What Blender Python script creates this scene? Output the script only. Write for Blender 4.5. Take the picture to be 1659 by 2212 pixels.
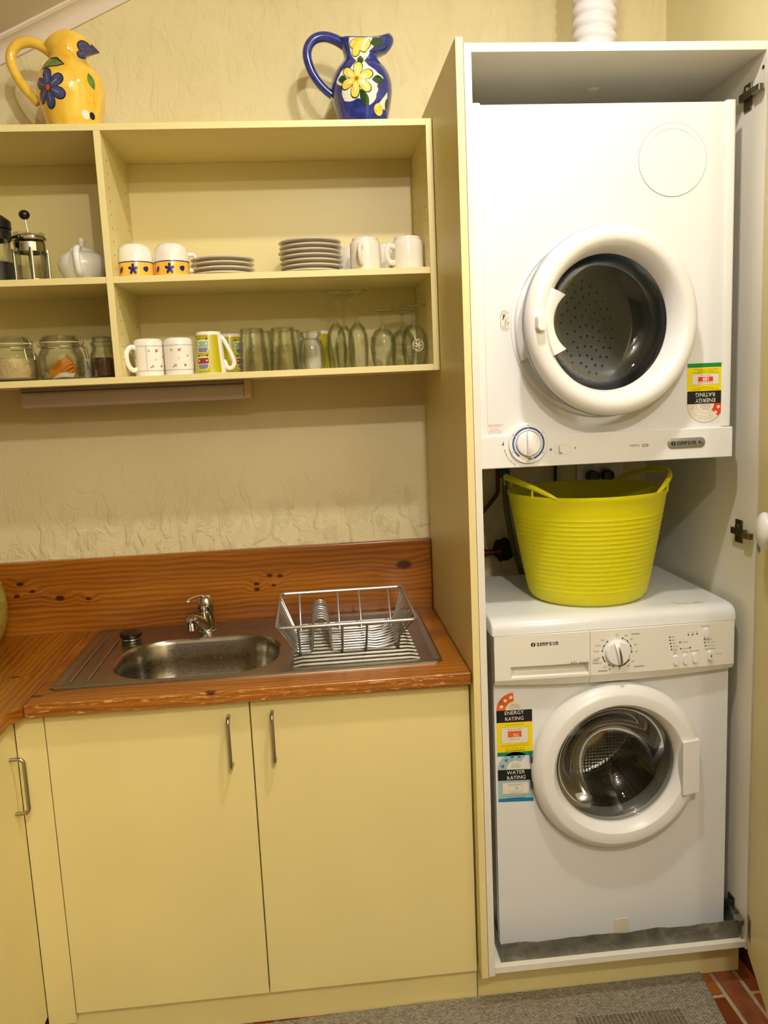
import bpy, bmesh, math, random
from math import sin, cos, pi, radians, sqrt, atan2
from mathutils import Vector, Matrix
random.seed(7)
for o in list(bpy.data.objects): bpy.data.objects.remove(o)
SC = bpy.context.scene
COL = SC.collection
# ------------------------------------------------------------------ camera
cam_d = bpy.data.cameras.new('camera'); cam = bpy.data.objects.new('camera', cam_d); COL.objects.link(cam)
R_ = Vector((0.99473495, -0.09267229, -0.04375176)); U_ = Vector((0.05677962, 0.14297378, 0.98809644)); F_ = Vector((0.0853138, 0.98537827, -0.14748292))
M_ = Matrix((R_, U_, -F_)).transposed().to_4x4(); M_.translation = Vector((-0.34337, -2.39778, 1.49021))
cam.matrix_world = M_
cam_d.sensor_fit = 'VERTICAL'; cam_d.sensor_height = 24.0; cam_d.lens = 24.0 * 1756.99 / 2212.0
cam_d.clip_start = 0.05; cam_d.clip_end = 60
SC.camera = cam
# ------------------------------------------------------------------ world, lights, exposure
w = bpy.data.worlds.new('world'); SC.world = w; w.use_nodes = True
w.node_tree.nodes['Background'].inputs[0].default_value = (0.9, 0.8, 0.62, 1); w.node_tree.nodes['Background'].inputs[1].default_value = 0.3
SC.view_settings.view_transform = 'Standard'; SC.view_settings.look = 'None'; SC.view_settings.gamma = 1
SC.view_settings.use_curve_mapping = False; SC.cycles.transparent_max_bounces = 40; SC.view_settings.exposure = -0.38
def lamp(x, y, z, power, size, kind='POINT', col=(1, .95, .88)):
    d = bpy.data.lights.new('ceiling_lamp', kind)
    if kind == 'AREA': d.shape = 'DISK'; d.size = size
    else: d.shadow_soft_size = size
    d.energy = power; d.color = col # d.energy = power; d.color = col
    o = bpy.data.objects.new('ceiling_lamp', d); COL.objects.link(o); o.location = (x, y, z); return o
lamp(.03, -1.25, 2.80, 25, .10, 'AREA')
lamp(.03, -2.97, 2.82, 104, .035)
lamp(.03, -4.35, 2.82, 70, .04)
# ------------------------------------------------------------------ helpers
def lin(c):
    return tuple(((v/255)/12.92 if v/255 <= .04045 else ((v/255+.055)/1.055)**2.4) for v in c[:3]) + (1,)
class NT:
    def __init__(s, name):
        s.m = bpy.data.materials.new(name); s.m.use_nodes = True; s.t = s.m.node_tree; s.b = s.t.nodes['Principled BSDF']
    def n(s, ty, **k):
        nd = s.t.nodes.new('ShaderNode'+ty)
        for a, v in k.items():
            if a.startswith('i_'): nd.inputs[a[2:].replace('_', ' ')].default_value = v
            else: setattr(nd, a, v)
        return nd
    def l(s, a, b): s.t.links.new(a, b)
    def coord(s, scale=(1, 1, 1), loc=(0, 0, 0), rot=(0, 0, 0)):
        tc = s.n('TexCoord'); mp = s.n('Mapping'); mp.inputs['Scale'].default_value = scale; mp.inputs['Location'].default_value = loc; mp.inputs['Rotation'].default_value = rot
        s.l(tc.outputs['Object'], mp.inputs[0]); return mp.outputs[0]
    def noise(s, vec, scale=5, detail=3, rough=.5, dist=0):
        nd = s.n('TexNoise'); nd.inputs['Scale'].default_value = scale; nd.inputs['Detail'].default_value = detail
        nd.inputs['Roughness'].default_value = rough; nd.inputs['Distortion'].default_value = dist; s.l(vec, nd.inputs['Vector']); return nd.outputs['Fac']
    def ramp(s, fac, stops):
        r = s.n('ValToRGB'); e = r.color_ramp.elements
        e[0].position, e[0].color = stops[0][0], stops[0][1]; e[1].position, e[1].color = stops[-1][0], stops[-1][1]
        for p, c in stops[1:-1]:
            q = e.new(p); q.color = c
        s.l(fac, r.inputs[0]); return r.outputs[0]
    def math(s, op, a, b=None, clamp=False):
        m = s.n('Math', operation=op); m.use_clamp = clamp
        for i, v in enumerate((a, b)):
            if v is None: continue
            if isinstance(v, (int, float)): m.inputs[i].default_value = v
            else: s.l(v, m.inputs[i])
        return m.outputs[0]
    def mix(s, fac, a, b, mode='MIX'):
        m = s.n('Mix', data_type='RGBA', blend_type=mode)
        for i, v in ((0, fac), (6, a), (7, b)):
            if isinstance(v, (int, float)): m.inputs[i].default_value = v
            elif isinstance(v, tuple): m.inputs[i].default_value = v
            else: s.l(v, m.inputs[i])
        return m.outputs[2]
    def bump(s, h, strength=.3, dist=.001, nrm=None):
        b = s.n('Bump'); b.inputs['Strength'].default_value = strength; b.inputs['Distance'].default_value = dist
        s.l(h, b.inputs['Height'])
        if nrm: s.l(nrm, b.inputs['Normal'])
        return b.outputs[0]
def pm(name, col, rough=.4, metal=0, var=.04, vs=8, bump=0, bs=400, coat=0, spec=None, trans=0, ior=None, sss=0):
    t = NT(name); b = t.b; c = lin(col)
    if var:
        f = t.noise(t.coord(), vs, 3)
        d = tuple(max(0, v*(1-var*2)) for v in c[:3])+(1,); h = tuple(min(1, v*(1+var)) for v in c[:3])+(1,)
        t.l(t.ramp(f, [(.3, d), (.7, h)]), b.inputs['Base Color'])
    else: b.inputs['Base Color'].default_value = c
    b.inputs['Roughness'].default_value = rough; b.inputs['Metallic'].default_value = metal
    if coat: b.inputs['Coat Weight'].default_value = coat; b.inputs['Coat Roughness'].default_value = .05
    if spec is not None: b.inputs['Specular IOR Level'].default_value = spec
    if trans: b.inputs['Transmission Weight'].default_value = trans
    if ior: b.inputs['IOR'].default_value = ior
    if bump: t.l(t.bump(t.noise(t.coord(), bs, 2), bump, .0006), b.inputs['Normal'])
    return t.m
class MB:
    def __init__(s): s.v = []; s.f = []; s.mi = []
    def add(s, vs, fs, mi=0):
        n = len(s.v); s.v += [tuple(p) for p in vs]; s.f += [tuple(i+n for i in f) for f in fs]; s.mi += [mi]*len(fs); return s
    def box(s, x0, x1, y0, y1, z0, z1, mi=0):
        v = [(x, y, z) for x in (x0, x1) for y in (y0, y1) for z in (z0, z1)]
        return s.add(v, [(0, 1, 3, 2), (4, 6, 7, 5), (0, 4, 5, 1), (2, 3, 7, 6), (0, 2, 6, 4), (1, 5, 7, 3)], mi)
    def rings(s, rs, closed=True, cap0=False, cap1=False, mi=0, loop=False):
        n = len(rs[0]); vs = [p for r in rs for p in r]; fs = []
        for k in range(len(rs)-(0 if loop else 1)):
            a = k*n; b = ((k+1) % len(rs))*n
            for i in range(n if closed else n-1):
                j = (i+1) % n; fs.append((a+i, a+j, b+j, b+i))
        if cap0: fs.append(tuple(range(n-1, -1, -1)))
        if cap1: fs.append(tuple((len(rs)-1)*n+i for i in range(n)))
        return s.add(vs, fs, mi)
    def lathe(s, prof, seg=32, c=(0, 0, 0), ax='z', mi=0, cap0=None, cap1=None):
        rs = []
        for r, h in prof:
            ring = []
            for i in range(seg):
                a = 2*pi*i/seg; u, v = r*cos(a), r*sin(a)
                if ax == 'z': p = (c[0]+u, c[1]+v, c[2]+h)
                elif ax == 'y': p = (c[0]+u, c[1]+h, c[2]+v)
                else: p = (c[0]+h, c[1]+u, c[2]+v)
                ring.append(p)
            rs.append(ring)
        return s.rings(rs, True, prof[0][0] > 1e-5 if cap0 is None else cap0, prof[-1][0] > 1e-5 if cap1 is None else cap1, mi)
    def shell(s, prof, t, seg=32, c=(0, 0, 0), ax='z', mi=0):
        """closed thin wall: outer profile up, inner profile back (offset by t towards the axis)"""
        inn = []
        for i, (r, h) in enumerate(prof):
            a = prof[max(0, i-1)]; b = prof[min(len(prof)-1, i+1)]
            dx, dy = b[0]-a[0], b[1]-a[1]; L = sqrt(dx*dx+dy*dy) or 1
            inn.append((max(0, r-dy/L*t), h+dx/L*t))
        full = list(prof)+inn[::-1]
        return s.lathe(full+([] if prof[0][0] < 1e-5 else [full[0]]), seg, c, ax, mi, False, False)
    def tube(s, pts, r, seg=8, closed=False, mi=0, flat=1.0):
        P = [Vector(p) for p in pts]; n = len(P); rs = []
        T = []
        for i in range(n):
            a = P[(i-1) % n] if (closed or i > 0) else P[i]; b = P[(i+1) % n] if (closed or i < n-1) else P[i]
            T.append((b-a).normalized())
        up = Vector((0, 0, 1)) if abs(T[0].z) < .9 else Vector((0, 1, 0))
        N = (up-T[0]*up.dot(T[0])).normalized()
        for i in range(n):
            if i: N = (N-T[i]*N.dot(T[i])); N = N.normalized() if N.length > 1e-6 else Vector((1, 0, 0))
            B = T[i].cross(N); rr = r[i] if isinstance(r, (list, tuple)) else r
            rs.append([tuple(P[i]+N*(rr*flat*cos(2*pi*k/seg))+B*(rr*sin(2*pi*k/seg))) for k in range(seg)])
        return s.rings(rs, True, not closed, not closed, mi, loop=closed)
    def prism(s, poly, a0, a1, ax='y', mi=0):
        def P(u, v, h): return (u, h, v) if ax == 'y' else ((u, v, h) if ax == 'z' else (h, u, v))
        return s.rings([[P(u, v, a0) for u, v in poly], [P(u, v, a1) for u, v in poly]], True, True, True, mi)
    def flat(s, poly, y, mi=0):
        return s.add([(u, y, v) for u, v in poly], [tuple(range(len(poly)))], mi)
    def ball(s, c, r, seg=16, rg=10, sz=1, mi=0):
        return s.lathe([(max(1e-6, r*sin(pi*k/rg)), -r*sz*cos(pi*k/rg)) for k in range(rg+1)], seg, c, 'z', mi, False, False)
    def plate(s, x0, x1, z0, z1, cx, cz, rad, y0, y1, N=64, ax='y', mi=0):
        """rectangle with a hole; rad = radius or list of N (u,v) hole points around cx,cz"""
        ang = [2*pi*i/N for i in range(N)]
        corners = [atan2(z-cz, x-cx) % (2*pi) for x in (x0, x1) for z in (z0, z1)]
        ins, outs = [], []
        for i, a in enumerate(ang):
            ins.append((cx+rad*cos(a), cz+rad*sin(a)) if not isinstance(rad, list) else rad[i])
        for i, a in enumerate(ang):
            if isinstance(rad, list): a = atan2(ins[i][1]-cz, ins[i][0]-cx)
            for q in corners:
                if abs((a-q+pi) % (2*pi)-pi) <= pi/N+1e-9: a = q
            c_, s_ = cos(a), sin(a)
            tx = ((x1-cx)/c_ if c_ > 0 else (x0-cx)/c_) if abs(c_) > 1e-9 else 1e9
            tz = ((z1-cz)/s_ if s_ > 0 else (z0-cz)/s_) if abs(s_) > 1e-9 else 1e9
            t = min(tx, tz); outs.append((cx+t*c_, cz+t*s_))
        def P(u, v, h): return (u, h, v) if ax == 'y' else (u, v, h)
        return s.rings([[P(*p, y0) for p in outs], [P(*p, y0) for p in ins], [P(*p, y1) for p in ins], [P(*p, y1) for p in outs]], mi=mi, loop=True)
    def xf(s, fn): s.v = [tuple(fn(*p)) for p in s.v]; return s
    def build(s, name, mats, parent=None, world=False, smooth=40, bev=0, label=None, bseg=2):
        me = bpy.data.meshes.new(name)
        off = Vector((0, 0, 0))
        if world and parent:
            r = parent
            while r.parent: r = r.parent
            off = r.location
        me.from_pydata([(p[0]-off[0], p[1]-off[1], p[2]-off[2]) for p in s.v], [], s.f)
        mats = mats if isinstance(mats, (list, tuple)) else [mats]
        for m in mats: me.materials.append(m)
        me.polygons.foreach_set('material_index', s.mi)
        bm = bmesh.new(); bm.from_mesh(me); bmesh.ops.remove_doubles(bm, verts=bm.verts, dist=1e-6)
        bmesh.ops.recalc_face_normals(bm, faces=bm.faces); bm.to_mesh(me); bm.free()
        if smooth:
            me.polygons.foreach_set('use_smooth', [True]*len(me.polygons)); me.set_sharp_from_angle(angle=radians(smooth))
        o = bpy.data.objects.new(name, me); COL.objects.link(o); o.parent = parent
        if bev:
            b = o.modifiers.new('bevel', 'BEVEL'); b.width = bev; b.segments = bseg; b.limit_method = 'ANGLE'; b.angle_limit = radians(50); b.harden_normals = True
        if label: o['label'] = label
        return o
def thing(name, label, cat, loc=(0, 0, 0), rz=0, group=None):
    o = bpy.data.objects.new(name, None); COL.objects.link(o); o.location = loc; o.rotation_euler = (0, 0, rz); o.empty_display_size = .02
    o['label'] = label; o['category'] = cat
    if group: o['group'] = group
    return o
def tag(o, label, cat, group=None):
    o['label'] = label; o['category'] = cat
    if group: o['group'] = group
    return o
def struct(o): o['kind'] = 'structure'; return o
def dup(root, loc, rz=0, label=None, group=None):
    r = root.copy(); COL.objects.link(r); r.location = loc; r.rotation_euler = (0, 0, rz)
    if label: r['label'] = label
    if group: r['group'] = group
    for ch in list(root.children):
        c = ch.copy(); COL.objects.link(c); c.parent = r
        for g in list(ch.children):
            d = g.copy(); COL.objects.link(d); d.parent = c
    return r
def rrect(x0, x1, z0, z1, r, n=6):
    P = []
    for cx, cz, a in ((x1-r, z1-r, 0), (x0+r, z1-r, 90), (x0+r, z0+r, 180), (x1-r, z0+r, 270)):
        for k in range(n+1):
            t = radians(a+90*k/n); P.append((cx+r*cos(t), cz+r*sin(t)))
    return P
def circ(cx, cz, r, n=24, a0=0, a1=360):
    return [(cx+r*cos(radians(a0+(a1-a0)*k/n)), cz+r*sin(radians(a0+(a1-a0)*k/n))) for k in range(n)]
def star(cx, cz, r, rot=90, q=.42):
    return [(cx+(r if k % 2 == 0 else r*q)*cos(radians(rot+36*k)), cz+(r if k % 2 == 0 else r*q)*sin(radians(rot+36*k))) for k in range(10)]
def glyphs(txt, size, bold=0, sx=1):
    cu = bpy.data.curves.new('t', 'FONT'); cu.body = txt; cu.size = size; cu.resolution_u = 2; cu.offset = bold*size
    ob = bpy.data.objects.new('t', cu); me = bpy.data.meshes.new_from_object(ob)
    vs = [(v.co.x*sx, v.co.y) for v in me.vertices]; fs = [tuple(p.vertices) for p in me.polygons]
    bpy.data.objects.remove(ob); bpy.data.curves.remove(cu); bpy.data.meshes.remove(me)
    return vs, fs
def text(mb, txt, size, x, z, y=0, align='c', rot=0, bold=0, mi=0, sx=1, surf=None):
    vs, fs = glyphs(txt, size, bold, sx)
    if not vs: return
    a = min(p[0] for p in vs); b = max(p[0] for p in vs)
    o = {'c': (a+b)/2, 'l': a, 'r': b}[align]; h = size*.35; c_, s_ = cos(radians(rot)), sin(radians(rot))
    P = []
    for u, v in vs:
        u -= o; v -= h; X = x+u*c_-v*s_; Z = z+u*s_+v*c_
        P.append((X, y if surf is None else surf(X, Z), Z))
    mb.add(P, fs, mi)
def decal(mb, poly, fn, off, rg=3, mi=0):
    q = []
    for i, a in enumerate(poly):
        b = poly[(i+1) % len(poly)]; n = max(1, int(math.hypot(b[0]-a[0], b[1]-a[1])/.003)); q += [(a[0]+(b[0]-a[0])*k/n, a[1]+(b[1]-a[1])*k/n) for k in range(n)]
    poly = q; rg = max(rg, int(max(math.hypot(a[0]-poly[0][0], a[1]-poly[0][1]) for a in poly)/.006))
    cx = sum(p[0] for p in poly)/len(poly); cz = sum(p[1] for p in poly)/len(poly)
    rs = [[fn(cx+(u-cx)*k/rg, cz+(v-cz)*k/rg, off) for u, v in poly] for k in range(1, rg+1)]
    n = len(mb.v); mb.rings(rs, mi=mi); c = fn(cx, cz, off); m = len(poly)
    mb.v.append(tuple(c)); ci = len(mb.v)-1
    for i in range(m): mb.f.append((ci, n+i, n+(i+1) % m)); mb.mi.append(mi)
def petal(cx, cz, ang, r0, r1, w, n=10):
    P = []
    for k in range(n*2):
        t = 2*pi*k/(n*2); a = r0+(r1-r0)*(.5-.5*cos(t)); b = w*sin(t)*(.55+.45*(.5-.5*cos(t)))
        P.append((cx+a*cos(ang)-b*sin(ang), cz+a*sin(ang)+b*cos(ang)))
    return P
def leaf(cx, cz, ang, L, w, n=8):
    P = [(L*(k/n), w*sin(pi*k/n)) for k in range(n+1)]+[(L*(1-k/n), -w*sin(pi*k/n)) for k in range(1, n)]
    return [(cx+u*cos(ang)-v*sin(ang), cz+u*sin(ang)+v*cos(ang)) for u, v in P]
def spl(pts, n=6):
    P = [Vector(p) for p in pts]; out = []
    for i in range(len(P)-1):
        a = P[max(0, i-1)]; b = P[i]; c = P[i+1]; d = P[min(len(P)-1, i+2)]
        for k in range(n):
            t = k/n; out.append(tuple(.5*((2*b)+(c-a)*t+(2*a-5*b+4*c-d)*t*t+(3*b-a-3*c+d)*t**3)))
    out.append(tuple(P[-1])); return out
# ------------------------------------------------------------------ materials
CREAM = (232, 217, 152)
def laminate(name, col, b=.12):
    t = NT(name); v = t.coord(); f = t.noise(v, 3, 2)
    c = lin(col); t.l(t.ramp(f, [(.35, tuple(x*.95 for x in c[:3])+(1,)), (.65, c)]), t.b.inputs['Base Color'])
    t.b.inputs['Roughness'].default_value = .42; t.l(t.bump(t.noise(v, 900, 2), b, .0003), t.b.inputs['Normal']); return t.m
mLam = laminate('cream_laminate', CREAM); mLamE = laminate('cream_edging', (242, 229, 164))
mWhLam = laminate('white_laminate', (232, 228, 214)); mWhE = laminate('white_edging', (240, 232, 206))
def plaster():
    t = NT('painted_plaster'); v = t.coord(); b = t.b
    f = t.noise(v, 1.6, 3); c = lin((226, 214, 168)); d = lin((218, 204, 154))
    t.l(t.ramp(f, [(.35, d), (.65, c)]), b.inputs['Base Color']); b.inputs['Roughness'].default_value = .62
    n1 = t.noise(t.coord((1, 1, 1), rot=(0, .5, 0)), 7, 6, .6, .8)
    n2 = t.noise(t.coord((1.5, 1, .8), rot=(0, .7, 0)), 16, 6, .62, 1.4)
    n3 = t.noise(v, 120, 3)
    h = t.math('ADD', t.math('MULTIPLY', n1, .55), t.math('ADD', t.math('MULTIPLY', t.ramp(n2, [(.5, (0, 0, 0, 1)), (.66, (1, 1, 1, 1))]), .3), t.math('MULTIPLY', n3, .12)))
    sx = t.n('SeparateXYZ'); t.l(v, sx.inputs[0])
    # rougher trowelling low on the wall above the worktop
    low = t.math('MULTIPLY', t.math('SUBTRACT', 1.32, sx.outputs[2]), 3.4, True)
    hi = t.math('MULTIPLY', t.math('SUBTRACT', sx.outputs[2], 2.0), 4.0, True)
    amp = t.math('ADD', .3, t.math('ADD', t.math('MULTIPLY', low, 1.5), t.math('MULTIPLY', hi, .35)))
    t.l(t.bump(t.math('MULTIPLY', h, amp), .85, .006), b.inputs['Normal']); return t.m
mWall = plaster(); mWallR = pm('right_wall_paint', (233, 222, 172), .7, var=.02, bump=.2, bs=80)
mCeil = pm('ceiling_paint', (216, 206, 198), .75, var=.02, bump=.1, bs=120)
mRoomWall = pm('room_wall_paint', (92, 82, 62), .8, var=.02)
def pine(name, knots=(), axis=0, worn=None, org=(0, 0, 0)):
    knots = [(a-org[0], b-org[1], c-org[2], r) for a, b, c, r in knots]
    t = NT(name); b = t.b; sc = (1.2, 9, 9) if axis == 0 else (9, 1.2, 9)
    v = t.coord(sc); w1 = t.n('TexWave', wave_type='BANDS', bands_direction='Z' if axis == 0 else 'X')
    v0 = t.coord(); warp = t.noise(t.coord((.9, 4, 4) if axis == 0 else (4, .9, 4)), 2.2, 3, .5)
    sx = t.n('SeparateXYZ'); t.l(v0, sx.inputs[0])
    q = t.math('ADD', t.math('MULTIPLY', t.math('ADD', sx.outputs[2], t.math('MULTIPLY', sx.outputs[1 if axis == 0 else 0], .85)), 1.0), t.math('MULTIPLY', warp, .05))
    # growth rings, pulled round the knots
    kn = None; pull = None
    for (kx, ky, kz, kr) in knots:
        vm = t.n('VectorMath', operation='SUBTRACT'); t.l(v0, vm.inputs[0]); vm.inputs[1].default_value = (kx, ky, kz)
        v2 = t.n('VectorMath', operation='MULTIPLY'); t.l(vm.outputs[0], v2.inputs[0]); v2.inputs[1].default_value = (.55, 1, 1)
        ln = t.n('VectorMath', operation='LENGTH'); t.l(v2.outputs[0], ln.inputs[0])
        k = t.math('SUBTRACT', 1, t.math('DIVIDE', ln.outputs['Value'], kr), True)
        kn = k if kn is None else t.math('MAXIMUM', kn, k)
        p = t.math('SUBTRACT', 1, t.math('DIVIDE', ln.outputs['Value'], kr*3.5), True)
        pull = p if pull is None else t.math('MAXIMUM', pull, p)
    if pull: q = t.math('ADD', q, t.math('MULTIPLY', pull, .02))
    ring = t.math('SINE', t.math('MULTIPLY', q, 420))
    fine = t.noise(t.coord((3, 90, 90) if axis == 0 else (90, 3, 90)), 3, 3, .6)
    broad = t.noise(t.coord((.8, 7, 7) if axis == 0 else (7, .8, 7)), 1.5, 2)
    f = t.math('ADD', t.math('MULTIPLY', ring, .085), t.math('ADD', t.math('MULTIPLY', fine, .3), t.math('MULTIPLY', broad, .62)))
    col = t.ramp(f, [(.25, lin((108, 58, 8))), (.42, lin((144, 82, 14))), (.56, lin((166, 100, 20))), (.75, lin((188, 122, 36)))])
    # board to board shade
    bd = t.math('FLOOR', t.math('MULTIPLY', t.math('ADD', sx.outputs[1 if axis == 0 else 0], sx.outputs[2]), 11.5))
    wn = t.n('TexWhiteNoise', noise_dimensions='1D'); t.l(bd, wn.inputs['W'])
    col = t.mix(.55, col, t.mix(wn.outputs['Value'], lin((186, 90, 30)), lin((232, 150, 62))), 'MULTIPLY') if False else t.mix(t.math('MULTIPLY', wn.outputs['Value'], .35), col, lin((114, 58, 8)))
    if kn: col = t.mix(t.ramp(kn, [(0.05, (0, 0, 0, 1)), (.35, (1, 1, 1, 1))]), col, lin((66, 24, 10)))
    if worn:
        n = t.noise(t.coord((3, 22, 22)), 9, 5, .65, .6)
        edge = t.math('LESS_THAN', sx.outputs[1], -.596-org[1])
        m = t.math('MULTIPLY', edge, t.ramp(n, [(.56, (0, 0, 0, 1)), (.62, (1, 1, 1, 1))]))
        col = t.mix(m, col, lin((214, 160, 92)))
    t.l(col, b.inputs['Base Color']); b.inputs['Roughness'].default_value = .3; b.inputs['Coat Weight'].default_value = .35; b.inputs['Coat Roughness'].default_value = .12
    t.l(t.bump(t.math('ADD', ring, fine), .08, .0006), b.inputs['Normal']); return t.m
def steel(name, rough=.25, sc=(3, 200, 200), col=(190, 186, 176)):
    t = NT(name); b = t.b; f = t.noise(t.coord(sc), 6, 3)
    t.l(t.ramp(f, [(.3, tuple(x*.85 for x in lin(col)[:3])+(1,)), (.7, lin(col))]), b.inputs['Base Color'])
    b.inputs['Metallic'].default_value = 1
    t.l(t.ramp(f, [(.2, (rough*.7,)*3+(1,)), (.8, (rough*1.4,)*3+(1,))]), b.inputs['Roughness'])
    t.l(t.bump(f, .04, .0005), b.inputs['Normal']); return t.m
mSteel = steel('brushed_stainless_steel', .3, (3, 200, 200), (168, 162, 148)); mBowl = steel('polished_bowl_steel', .2, (20, 20, 60), (176, 170, 156))
mChrome = pm('chrome', (225, 222, 214), .06, 1, var=0); mWire = pm('grey_coated_wire', (176, 174, 170), .32, .75, var=.05)
mHandle = pm('satin_nickel', (170, 164, 152), .28, 1, var=.05)
mEnamel = pm('white_enamel', (226, 227, 226), .28, var=.01, vs=3, coat=.2)
mPlastic = pm('white_plastic', (232, 231, 227), .32, var=.01, vs=4)
mPanel = pm('washer_panel_plastic', (232, 229, 218), .35, var=.01)
mGrey = pm('blue_grey_plastic', (150, 154, 170), .35, var=.03); mGasket = pm('grey_rubber_gasket', (120, 122, 118), .55, var=.05)
mDark = pm('dark_gap', (14, 13, 12), .6, var=0); mBlack = pm('black_print', (14, 14, 16), .5, var=0); mBlackP = pm('black_plastic', (24, 22, 22), .3, var=.05)
mPrintGrey = pm('grey_print', (120, 118, 116), .5, var=0)
mDrumD = pm('grey_drum_back', (164, 170, 163), .4, .1, var=.06); mHole = pm('perforation_black', (26, 30, 28), .8, var=0)
def drum():
    t = NT('perforated_drum_steel'); b = t.b; b.inputs['Metallic'].default_value = 1; b.inputs['Roughness'].default_value = .22
    tc = t.coord((1, 1, 1)); vo = t.n('TexVoronoi', feature='F1'); vo.inputs['Scale'].default_value = 105; vo.inputs['Randomness'].default_value = .12; t.l(tc, vo.inputs['Vector'])
    m = t.ramp(vo.outputs['Distance'], [(.28, (.008, .008, .008, 1)), (.36, (.42, .41, .39, 1))]); t.l(m, b.inputs['Base Color'])
    t.l(t.bump(vo.outputs['Distance'], .5, .002), b.inputs['Normal']); return t.m
mDrum = drum()
def glass(name, col=(255, 255, 255), rough=0.0, ior=1.46):
    t = NT(name); b = t.b; b.inputs['Base Color'].default_value = lin(col); b.inputs['Roughness'].default_value = rough
    b.inputs['Transmission Weight'].default_value = 1; b.inputs['IOR'].default_value = ior; return t
def thin_glass(name, tint=(.97, .98, .95), edge=(.70, .73, .62), refl=.5, rough=.02, bump=0, bs=150):
    """see-through glass wall: tinted transparency, darker where seen edge-on, mirror reflection by Fresnel"""
    t = NT(name); nt = t.t; nt.nodes.remove(t.b); out = nt.nodes['Material Output']
    lw = t.n('LayerWeight'); lw.inputs['Blend'].default_value = .5
    tr = t.n('BsdfTransparent'); t.l(t.ramp(lw.outputs['Facing'], [(0, tint+(1,)), (.72, tuple(v*.95 for v in tint)+(1,)), (1, edge+(1,))]), tr.inputs[0])
    gl = t.n('BsdfGlossy'); gl.inputs['Roughness'].default_value = rough; fr = t.n('Fresnel'); fr.inputs['IOR'].default_value = 1.5
    if bump:
        b = t.bump(t.noise(t.coord(), bs, 1), bump, .002); t.l(b, gl.inputs['Normal']); t.l(b, fr.inputs['Normal']); t.l(b, lw.inputs['Normal'])
    mx = t.n('MixShader'); t.l(t.math('MULTIPLY', fr.outputs[0], refl, True), mx.inputs[0]); t.l(tr.outputs[0], mx.inputs[1]); t.l(gl.outputs[0], mx.inputs[2]); t.l(mx.outputs[0], out.inputs[0])
    return t.m
mGlass = thin_glass('clear_glass'); mDoorGlass = thin_glass('door_glass', (.80, .80, .78), (.5, .5, .48), .55); mDryGlass = thin_glass('dryer_door_glass', (.95, .96, .97), (.7, .72, .75), .7)
mGlassT = thin_glass('textured_glass', (.975, .978, .94), (.76, .76, .64), .5, .04, .5, 130)
mCer = pm('white_ceramic', (236, 228, 212), .12, var=.02, coat=.6); mCerG = pm('cream_grey_stoneware', (214, 203, 184), .2, var=.03, coat=.4)
mCup = pm('cup_white_glaze', (240, 236, 226), .15, var=.02, coat=.5)
def glaze(name, a, b_, s=9):
    t = NT(name); f = t.noise(t.coord(), s, 5, .6, .8); t.l(t.ramp(f, [(.3, lin(a)), (.72, lin(b_))]), t.b.inputs['Base Color'])
    t.b.inputs['Roughness'].default_value = .12; t.b.inputs['Coat Weight'].default_value = .7; t.b.inputs['Coat Roughness'].default_value = .03; return t.m
mYel = glaze('yellow_glaze', (232, 176, 26), (250, 216, 96), 14); mBlue = glaze('cobalt_glaze', (26, 34, 104), (54, 70, 158), 30)
mPet = glaze('petal_yellow', (238, 196, 30), (252, 236, 130), 60); mPetB = glaze('petal_blue', (44, 52, 110), (84, 92, 150), 60)
mLeaf = glaze('leaf_green', (14, 48, 20), (40, 84, 36), 50); mLeafL = glaze('leaf_light_green', (72, 120, 44), (112, 150, 70), 40)
mWG = pm('white_glaze', (244, 240, 226), .15, var=0, coat=.5); mOr = pm('orange_glaze', (206, 92, 32), .2, var=.05); mInk = pm('ink_outline', (24, 20, 40), .3, var=0)
mNavy = pm('navy_print', (34, 36, 110), .25, var=.03); mBand = glaze('amber_band', (232, 168, 36), (250, 204, 84), 20)
mLime = pm('lime_print', (184, 172, 12), .2, var=.03, coat=.4); mMint = pm('mint_print', (150, 186, 148), .25, var=.02); mBrick = pm('brick_red_print', (150, 62, 52), .25, var=.02)
mPinkP = pm('pink_print', (206, 96, 104), .3, var=.05); mGreyB = pm('grey_blue_print', (126, 130, 150), .3, var=0)
def basket():
    t = NT('lime_yellow_polyethylene'); b = t.b; f = t.noise(t.coord(), 220, 3)
    t.l(t.ramp(f, [(.3, lin((214, 208, 0))), (.7, lin((220, 214, 2)))]), b.inputs['Base Color']); b.inputs['Roughness'].default_value = .45
    b.inputs['Subsurface Weight'].default_value = .15; b.inputs['Subsurface Radius'].default_value = (.02, .02, .004); b.inputs['Subsurface Scale'].default_value = .3
    t.l(t.bump(f, .15, .0008), b.inputs['Normal']); return t.m
mBask = basket()
mEY = pm('label_yellow', (238, 214, 0), .35, var=0); mEG = pm('label_teal', (0, 126, 104), .35, var=0); mEGr = pm('label_green', (0, 132, 62), .35, var=0)
mEO = pm('label_orange', (226, 98, 30), .35, var=.1, vs=30); mER = pm('label_red', (222, 60, 14), .35, var=0); mEP = pm('label_paper', (228, 222, 206), .4, var=.02)
mEB = pm('label_blue', (0, 122, 176), .35, var=0); mEBl = pm('label_pale_blue', (160, 188, 192), .35, var=.03); mEW = pm('label_white', (240, 238, 230), .35, var=0)
mRed = pm('red_print', (206, 70, 46), .4, var=0); mRing = pm('dial_blue', (40, 78, 160), .3, var=0); mRingL = pm('dial_pale_blue', (150, 172, 206), .3, var=0)
mGalv = NT('galvanised_steel')
_v = mGalv.coord(); _f = mGalv.noise(_v, 14, 6, .7, .8); mGalv.l(mGalv.ramp(_f, [(.3, lin((84, 84, 76))), (.55, lin((128, 128, 118))), (.75, lin((178, 176, 166)))]), mGalv.b.inputs['Base Color'])
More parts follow.
